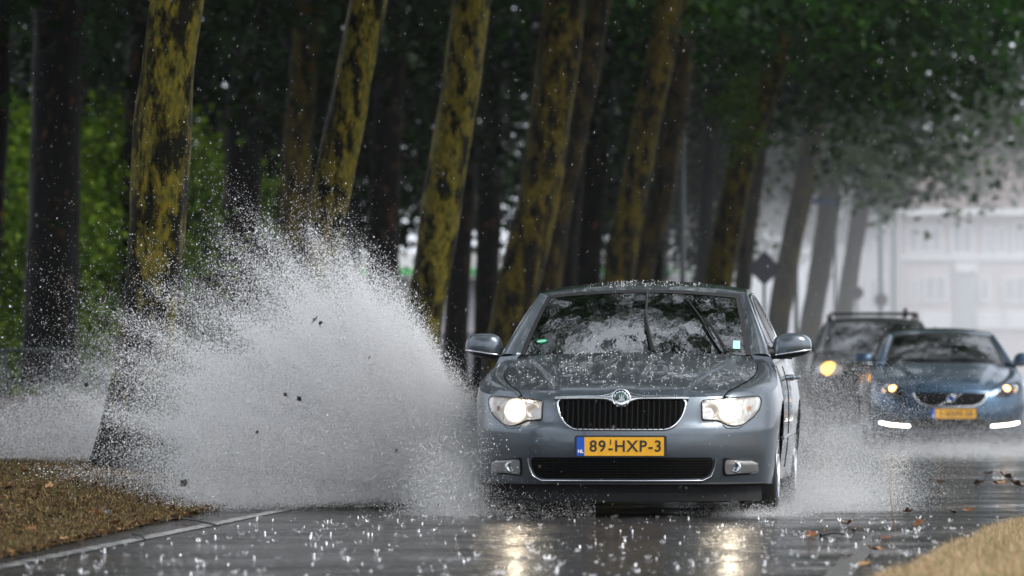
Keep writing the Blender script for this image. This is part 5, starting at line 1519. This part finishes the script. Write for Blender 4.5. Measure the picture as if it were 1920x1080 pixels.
PROF = [(-3, 2.10), (3, 2.25), (11, 2.32), (19, 2.30), (31, 2.12), (42, 1.99), (48, 1.89), (56, 1.77), (62, 1.63), (68, 1.40), (73, 1.10), (80, 0.74), (88, 0.54), (104, 0.34)]
P1, q1 = fan_cloud(1150000, (-0.26, 0.09), PROF, 36.2, 0.8, 0.115, 5, inner=0.84, power=0.56)
rad = 0.00098 + rng.exponential(0.00045, len(P1)) * np.where(q1 > 0.85, 1.7, 1.0) * np.where(rng.uniform(0, 1, len(P1)) < 0.03, 2.4, 1.0)
ok = P1[:, 2] > 0.0
P1, rad = P1[ok], np.clip(rad, 0, 0.009)[ok]
tag(drops("water_splash", P1, rad, M["spray"]), "huge white fan of water thrown from the grey car's wheel over the verge", "splash", kind="stuff")
# the older part of the splash, falling behind the thickest trunk
PROF2 = [(0, 2.2), (8, 2.1), (18, 1.75), (30, 1.45), (45, 1.25), (60, 1.05), (75, 0.9), (90, 0.8)]
P2, q2 = fan_cloud(260000, (-2.55, 0.22), PROF2, 42.6, 0.7, 0.22, 9, inner=0.75, power=0.75)
keepz = rng.uniform(0, 1, len(P2)) < np.exp(-np.clip(P2[:, 2] - 0.45, 0, 9) / 0.28)
P2 = P2[keepz]
rad = np.clip(0.0010 + rng.exponential(0.0006, len(P2)) * np.where(rng.uniform(0, 1, len(P2)) < 0.06, 2.5, 1.0), 0, 0.010)
tag(drops("water_spray", P2, rad, M["spray"]), "falling spray drifting left behind the thickest mossy trunk", "spray", kind="stuff")
# mist thrown back along the grey car's flank and behind it
def mist(n, x_rng, y_rng, hfun, seed, base=lambda y: 0.0):
    g = np.random.default_rng(seed)
    Y = g.uniform(*y_rng, n); X = g.uniform(0, 1, n)
    lo = np.array([x_rng(y)[0] for y in Y]); hi = np.array([x_rng(y)[1] for y in Y])
    X = lo + (hi - lo) * (0.5 + 0.5 * g.normal(size=n) * 0.55)
    Z = g.exponential(1, n) * np.array([hfun(y) for y in Y])
    return np.stack([X, Y, Z + 0.005], 1)
P3 = mist(225000, lambda y: (1.55 + 0.02 * (y - 35), 2.35 + 0.10 * (y - 35)), (34.8, 41), lambda y: 0.10 + 0.05 * (y - 35), 21)
P3 = P3[P3[:, 2] < 0.95]
g_ = np.random.default_rng(77)
tag(drops("tyre_mist", P3, 0.0008 + g_.exponential(0.0004, len(P3)), M["spray"]), "fine white mist trailing behind the grey car's wheel on the road side", "spray", kind="stuff")
P4 = mist(130000, lambda y: (3.3 + 0.06 * (y - 58), 7.2), (57.0, 66.5), lambda y: 0.13, 22)
P4 = P4[P4[:, 2] < 0.55]
tag(drops("tyre_mist", P4, 0.0011 + g_.exponential(0.0005, len(P4)), M["spray"]), "low road spray rolling in front of the blue hatchback", "spray", kind="stuff")
P5 = mist(38000, lambda y: (3.2, 5.0), (68.0, 78.5), lambda y: 0.40, 23)
P5 = P5[P5[:, 2] < 1.3]
tag(drops("tyre_mist", P5, 0.0014 + g_.exponential(0.0007, len(P5)), M["spray"]), "road spray lit by the black car's orange headlight", "spray", kind="stuff")
# water kicked up round the front tyres and under the bumper
P6 = np.concatenate([np.stack([g_.normal(1.48, 0.16, 9000), g_.normal(34.4, 0.2, 9000), np.abs(g_.normal(0, 0.035, 9000))], 1),
                     np.stack([g_.uniform(-0.4, 0.5, 3500), g_.uniform(33.7, 34.6, 3500), np.abs(g_.normal(0.0, 0.07, 3500))], 1),
                     np.stack([g_.normal(-0.36, 0.16, 60000), g_.normal(34.5, 0.3, 60000), np.abs(g_.normal(0, 0.26, 60000))], 1)])
tag(drops("wheel_spray", P6, 0.0009 + g_.exponential(0.0006, len(P6)), M["spray"]), "spray spurting from under the grey car's front tyres and bumper", "spray", kind="stuff")
# rain bursting on the grey car's bonnet and roof
pts = []
Mg = Matrix.Translation((0.645, D1, 0)) @ Matrix.Rotation(YAW1, 4, 'Z')
for k in range(900):
    if k % 3:
        q = hood1(random.uniform(-0.98, 0.98), random.random() ** 0.8, 0.002)
    else:
        u = random.uniform(-0.95, 0.95); q = WS1(u, 1.0, 0.004); q.y += random.uniform(0, 0.5); q.z = sinterp(S1["roofc"], q.y) - 0.09 * abs(u) ** 2.4 + 0.004
    for j in range(random.choice((1, 1, 1, 2, 4))):
        pts.append(Mg @ (q + Vector((random.gauss(0, 0.008), random.gauss(0, 0.01), abs(random.gauss(0, 0.006))))))
tag(drops("rain_burst", pts, np.clip(0.0012 + g_.exponential(0.0010, len(pts)), 0, 0.005), M["spray"]), "raindrops bursting on the grey car's bonnet and roof", "splash", kind="stuff")
# rain
n = 4200
Y = 25 + 62 * g_.uniform(0, 1, n) ** 1.3
P7 = np.stack([g_.uniform(-0.1, 0.1, n) * Y, Y, CAM_H + g_.uniform(-0.036, 0.07, n) * Y], 1)
P7 = P7[P7[:, 2] > 0.02]
tag(drops("rain", P7, g_.uniform(0.0010, 0.0022, len(P7)), M["rain"], stretch=g_.uniform(1.2, 4.0, len(P7))), "scattered raindrops falling through the air", "rain", kind="stuff")
# drops bouncing off the wet road: little crowns and spikes of water
V, F = [], []
mbs = MB()
rs = random.Random(3)
for k in range(1000):
    y = rs.uniform(23.2, 34.2); x = rs.uniform(-0.09 * y * 0.95, edge_right(y) - 0.05)
    if x < -2.2 + 0.0743 * (y - 25): continue
    s = rs.uniform(0.2, 1.0) ** 3 * 0.022 + 0.004
    if rs.random() < 0.38:
        h = s * rs.uniform(0.3, 1.2)
        mbs.tube([(x, y, 0), (x + rs.uniform(-.2, .2) * s, y, h * 0.5), (x, y, h * 0.8), (x + rs.uniform(-.2, .2) * s, y, h)], [s * .35, s * .2, s * .26, s * .08], 6)
    else:
        for j in range(6):
            a = j * 1.05 + rs.random(); q = s * rs.uniform(0.3, 0.9)
            mbs.tube([(x + 0.3 * s * math.cos(a), y + 0.3 * s * math.sin(a), 0), (x + 0.55 * s * math.cos(a), y + .55 * s * math.sin(a), q * .6), (x + 0.8 * s * math.cos(a), y + 0.8 * s * math.sin(a), q)], [s * .1, s * .07, s * .11], 5)
def clear_water():
    m, nt, out = new_mat("clear_water_drops")
    g1 = N(nt, "ShaderNodeBsdfGlossy"); g1.inputs["Roughness"].default_value = 0.12; g1.inputs[0].default_value = (0.95, 0.95, 0.95, 1)
    tr = N(nt, "ShaderNodeBsdfTranslucent"); tr.inputs[0].default_value = (0.9, 0.9, 0.9, 1)
    mx = N(nt, "ShaderNodeMixShader"); mx.inputs[0].default_value = 0.5
    nt.links.new(g1.outputs[0], mx.inputs[1]); nt.links.new(tr.outputs[0], mx.inputs[2]); nt.links.new(mx.outputs[0], out.inputs[0]); return m
o = mbs.build("raindrop_splashes", clear_water(), None)
tag(o, "tiny crowns of water where raindrops hit the wet road in the foreground", "splash", kind="stuff")

# ------------------------------------------------------------------ fallen leaves and twigs
M["leaf_brown"] = pbr("wet_brown_leaf", (0.16, 0.06, 0.02), 0.3, var=0.4, vscale=40)
M["leaf_tan"] = pbr("wet_tan_leaf", (0.38, 0.20, 0.08), 0.35, var=0.3, vscale=40)
M["leaf_scrap"] = pbr("dark_leaf_scrap", (0.015, 0.012, 0.01), 0.5)
def leaf_shape(seed, s, curl):
    """a lobed plane leaf, curled, with a stalk and some thickness"""
    rr = random.Random(seed); mb = MB(); n = 30
    pts = []
    for k in range(n):
        a = 2 * math.pi * k / n
        f = 0.55 + 0.45 * abs(math.cos(2.5 * (a - math.pi / 2))) ** 0.8 * (0.7 + 0.3 * math.sin(a))
        x, y = s * f * math.cos(a), s * f * math.sin(a)
        pts.append((x, y, curl * (x * x + 0.6 * y * y) / s + rr.uniform(-.05, .05) * s))
    for dz in (0.0, -0.0015):
        b = len(mb.v); mb.v.append((0, 0, 0.002 + dz)); mb.v.extend((x, y, z + dz) for x, y, z in pts)
        for k in range(n): mb.f.append((b, b + 1 + k, b + 1 + (k + 1) % n) if dz == 0 else (b, b + 1 + (k + 1) % n, b + 1 + k))
    mb.tube([(0, -s * .5, 0.002), (0.1 * s, -s * 1.1, 0.01), (0.25 * s, -s * 1.6, 0.0)], 0.0015, 5)
    return mb
def put_leaf(name, px, py, size, mat, curl, label, group, z=0.0, d=None, rot=None):
    if d is None: d = (CAM_H - z) * FPX / (py - HORIZON)
    p = at(px, py, d)
    o = leaf_shape(int(px * 3 + py), size, curl).build(name, M[mat])
    o.location = p + Vector((0, 0, 0.006)); o.rotation_euler = rot or (random.uniform(-.4, .4), random.uniform(-.4, .4), random.uniform(0, 6.28))
    tag(o, label, "leaf", group); return o
GL1, GL2 = "fallen leaves on the wet road", "fallen leaves on the left verge"
for i, (px, py, s, mt, c) in enumerate(((1520, 1006, .05, "leaf_brown", .5), (1590, 985, .06, "leaf_brown", .9), (1605, 996, .045, "leaf_tan", .6), (1548, 1000, .035, "leaf_tan", .4), (1640, 1034, .055, "leaf_tan", .7), (1586, 1046, .05, "leaf_brown", .5), (1622, 1060, .045, "leaf_tan", .4),
        (1722, 985, .05, "leaf_brown", .6), (1660, 1012, .04, "leaf_brown", .5), (1700, 962, .05, "leaf_brown", .6), (1556, 915, .09, "leaf_brown", .5), (1602, 953, .07, "leaf_brown", .5), (1885, 897, .10, "leaf_brown", .8), (1870, 910, .08, "leaf_tan", .7), (1815, 960, .06, "leaf_brown", .6), (1905, 912, .09, "leaf_brown", .7), (1760, 905, .07, "leaf_tan", .4), (1835, 908, .07, "leaf_brown", .5), (1785, 962, .05, "leaf_brown", .5), (1850, 890, .08, "leaf_brown", .5))):
    put_leaf("fallen_leaf", px, py, s * 0.8, mt, c, "curled " + ("brown" if mt == "leaf_brown" else "tan") + " leaf lying on the wet road near the dry grass", GL1 + (" (brown)" if mt == "leaf_brown" else " (tan)"))
for i, (px, py, d, s, mt, c) in enumerate(((92, 925, 34, .05, "leaf_tan", .9), (185, 940, 32, .05, "leaf_tan", .9), (20, 935, 33, .07, "leaf_brown", .6), (140, 905, 36, .05, "leaf_tan", .8), (215, 968, 31, .05, "leaf_brown", .5), (330, 940, 34, .05, "leaf_brown", .6), (60, 990, 29, .04, "leaf_brown", .6), (250, 985, 31, .05, "leaf_brown", .5), (390, 948, 35, .04, "leaf_tan", .6), (120, 1010, 28, .035, "leaf_tan", .6), (45, 910, 36, .05, "leaf_tan", .6), (290, 935, 35, .04, "leaf_brown", .6))):
    x = bx(px, d)
    o = leaf_shape(i * 7 + 1, s * 0.8, c).build("fallen_leaf", M[mt]); o.location = (x, d, left_z(x, d) + 0.03); o.rotation_euler = (random.uniform(-.5, .5), random.uniform(-.5, .5), random.uniform(0, 6))
    tag(o, ("brown" if mt == "leaf_brown" else "tan") + " curled leaf lying in the withered grass of the left verge", "leaf", GL2 + (" (brown)" if mt == "leaf_brown" else " (tan)"))
for i, (px, py, s) in enumerate(((592, 601, .028), (536, 740, .016), (562, 748, .02), (483, 811, .014), (163, 722, .018), (694, 670, .01), (744, 845, .012), (345, 905, .03), (600, 605, .018))):
    p = at(px, py, 35.0); o = leaf_shape(i + 50, s, 0.8).build("flying_leaf_scrap", M["leaf_scrap"]); o.location = p; o.rotation_euler = (random.uniform(0.6, 2.2), random.uniform(-1, 1), random.uniform(0, 6))
    tag(o, "dark leaf scrap flung through the air in front of the splash", "leaf", "leaf scraps flying with the splash")
def twig(pts, r, label, group=None):
    o0 = Vector(pts[0]); mb = MB(); mb.tube([Vector(p) - o0 for p in pts], [r * (1 - 0.5 * i / (len(pts) - 1)) for i in range(len(pts))], 6)
    m_ = Vector(pts[len(pts) // 2]) - o0; mb.tube([m_, m_ + Vector((0.04, 0.03, 0.012))], [r * .6, r * .3], 5)
    o = mb.build("twig", M["leaf_scrap"]); o.location = o0; tag(o, label, "twig", group)
def onroad(px, py, z=0.008):
    d = (CAM_H - z) * FPX / (py - HORIZON); return at(px, py, d)
twig([onroad(1538, 1003), onroad(1560, 998, 0.02), onroad(1590, 1002)], 0.010, "dark stick lying on the wet road left of the dry grass")
twig([onroad(345, 972, 0.03), onroad(370, 976, 0.03), onroad(412, 986)], 0.009, "dark stick sticking out of the left verge over the white line")
twig([onroad(250, 1000, .02), onroad(262, 1003, .02), onroad(272, 1010)], 0.009, "short black stick lying across the white line")
p = at(1679, 1012, 29.5); p.z = 0.03
o = MB().tube([(0, 0, 0), (-0.02, 0, 0.13), (-0.035, 0, 0.27)], [0.0025, 0.002, 0.001], 5).build("grass_stalk", M["leaf_brown"]); o.location = p
tag(o, "single tall bare stalk standing at the edge of the dry grass", "plant")
x = bx(193, 32.5); 
mb = MB(); mb.grid([[(0.045 * math.cos(a) * math.cos(q) * (1 + .25 * mnoise.noise((math.cos(a) * 2, math.sin(a) * 2, q * 2))), 0.04 * math.sin(a) * math.cos(q), 0.035 * math.sin(q) + 0.02) for a in [2*math.pi*k/14 for k in range(14)]] for q in [-1.5 + 3.0 * k / 9 for k in range(10)]], close_v=True)
o = mb.build("stone", pbr("dark_stone", (0.02, 0.02, 0.022), 0.4, bump=0.4, bscale=30)); o.location = (x, 32.5, left_z(x, 32.5)); tag(o, "small dark stone in the withered grass of the left verge", "stone")

# ------------------------------------------------------------------ the wet air
hz = MB().box((0, 150, 20), (420, 420, 46)).build("haze", None, smooth=False)
m, nt, out = new_mat("rain_haze")
pv = N(nt, "ShaderNodeVolumePrincipled"); pv.inputs["Color"].default_value = (0.93, 0.95, 0.98, 1); pv.inputs["Density"].default_value = HAZE
pv.inputs["Anisotropy"].default_value = 0.2
nt.links.new(pv.outputs[0], out.inputs["Volume"])
hz.data.materials.append(m); tag(hz, kind="stuff")

# the denser veil of rain and road mist over the open street beyond the cars
mb = MB()
a_, b_ = (3.0, 114), (7.4, 250)
lo = [(a_[0], a_[1], -1), (70, a_[1], -1), (70, b_[1], -1), (b_[0], b_[1], -1)]
mb.v = lo + [(x, y, 7.6 if y < 150 else 4.6) for x, y, z in lo]
mb.f = [(3, 2, 1, 0), (4, 5, 6, 7), (0, 1, 5, 4), (1, 2, 6, 5), (2, 3, 7, 6), (3, 0, 4, 7)]
mi = mb.build("mist", None, smooth=False)
m, nt, out = new_mat("rain_mist")
pv = N(nt, "ShaderNodeVolumePrincipled"); pv.inputs["Color"].default_value = (0.95, 0.96, 0.98, 1); pv.inputs["Density"].default_value = 0.0118
nt.links.new(pv.outputs[0], out.inputs["Volume"])
mi.data.materials.append(m); tag(mi, kind="stuff")
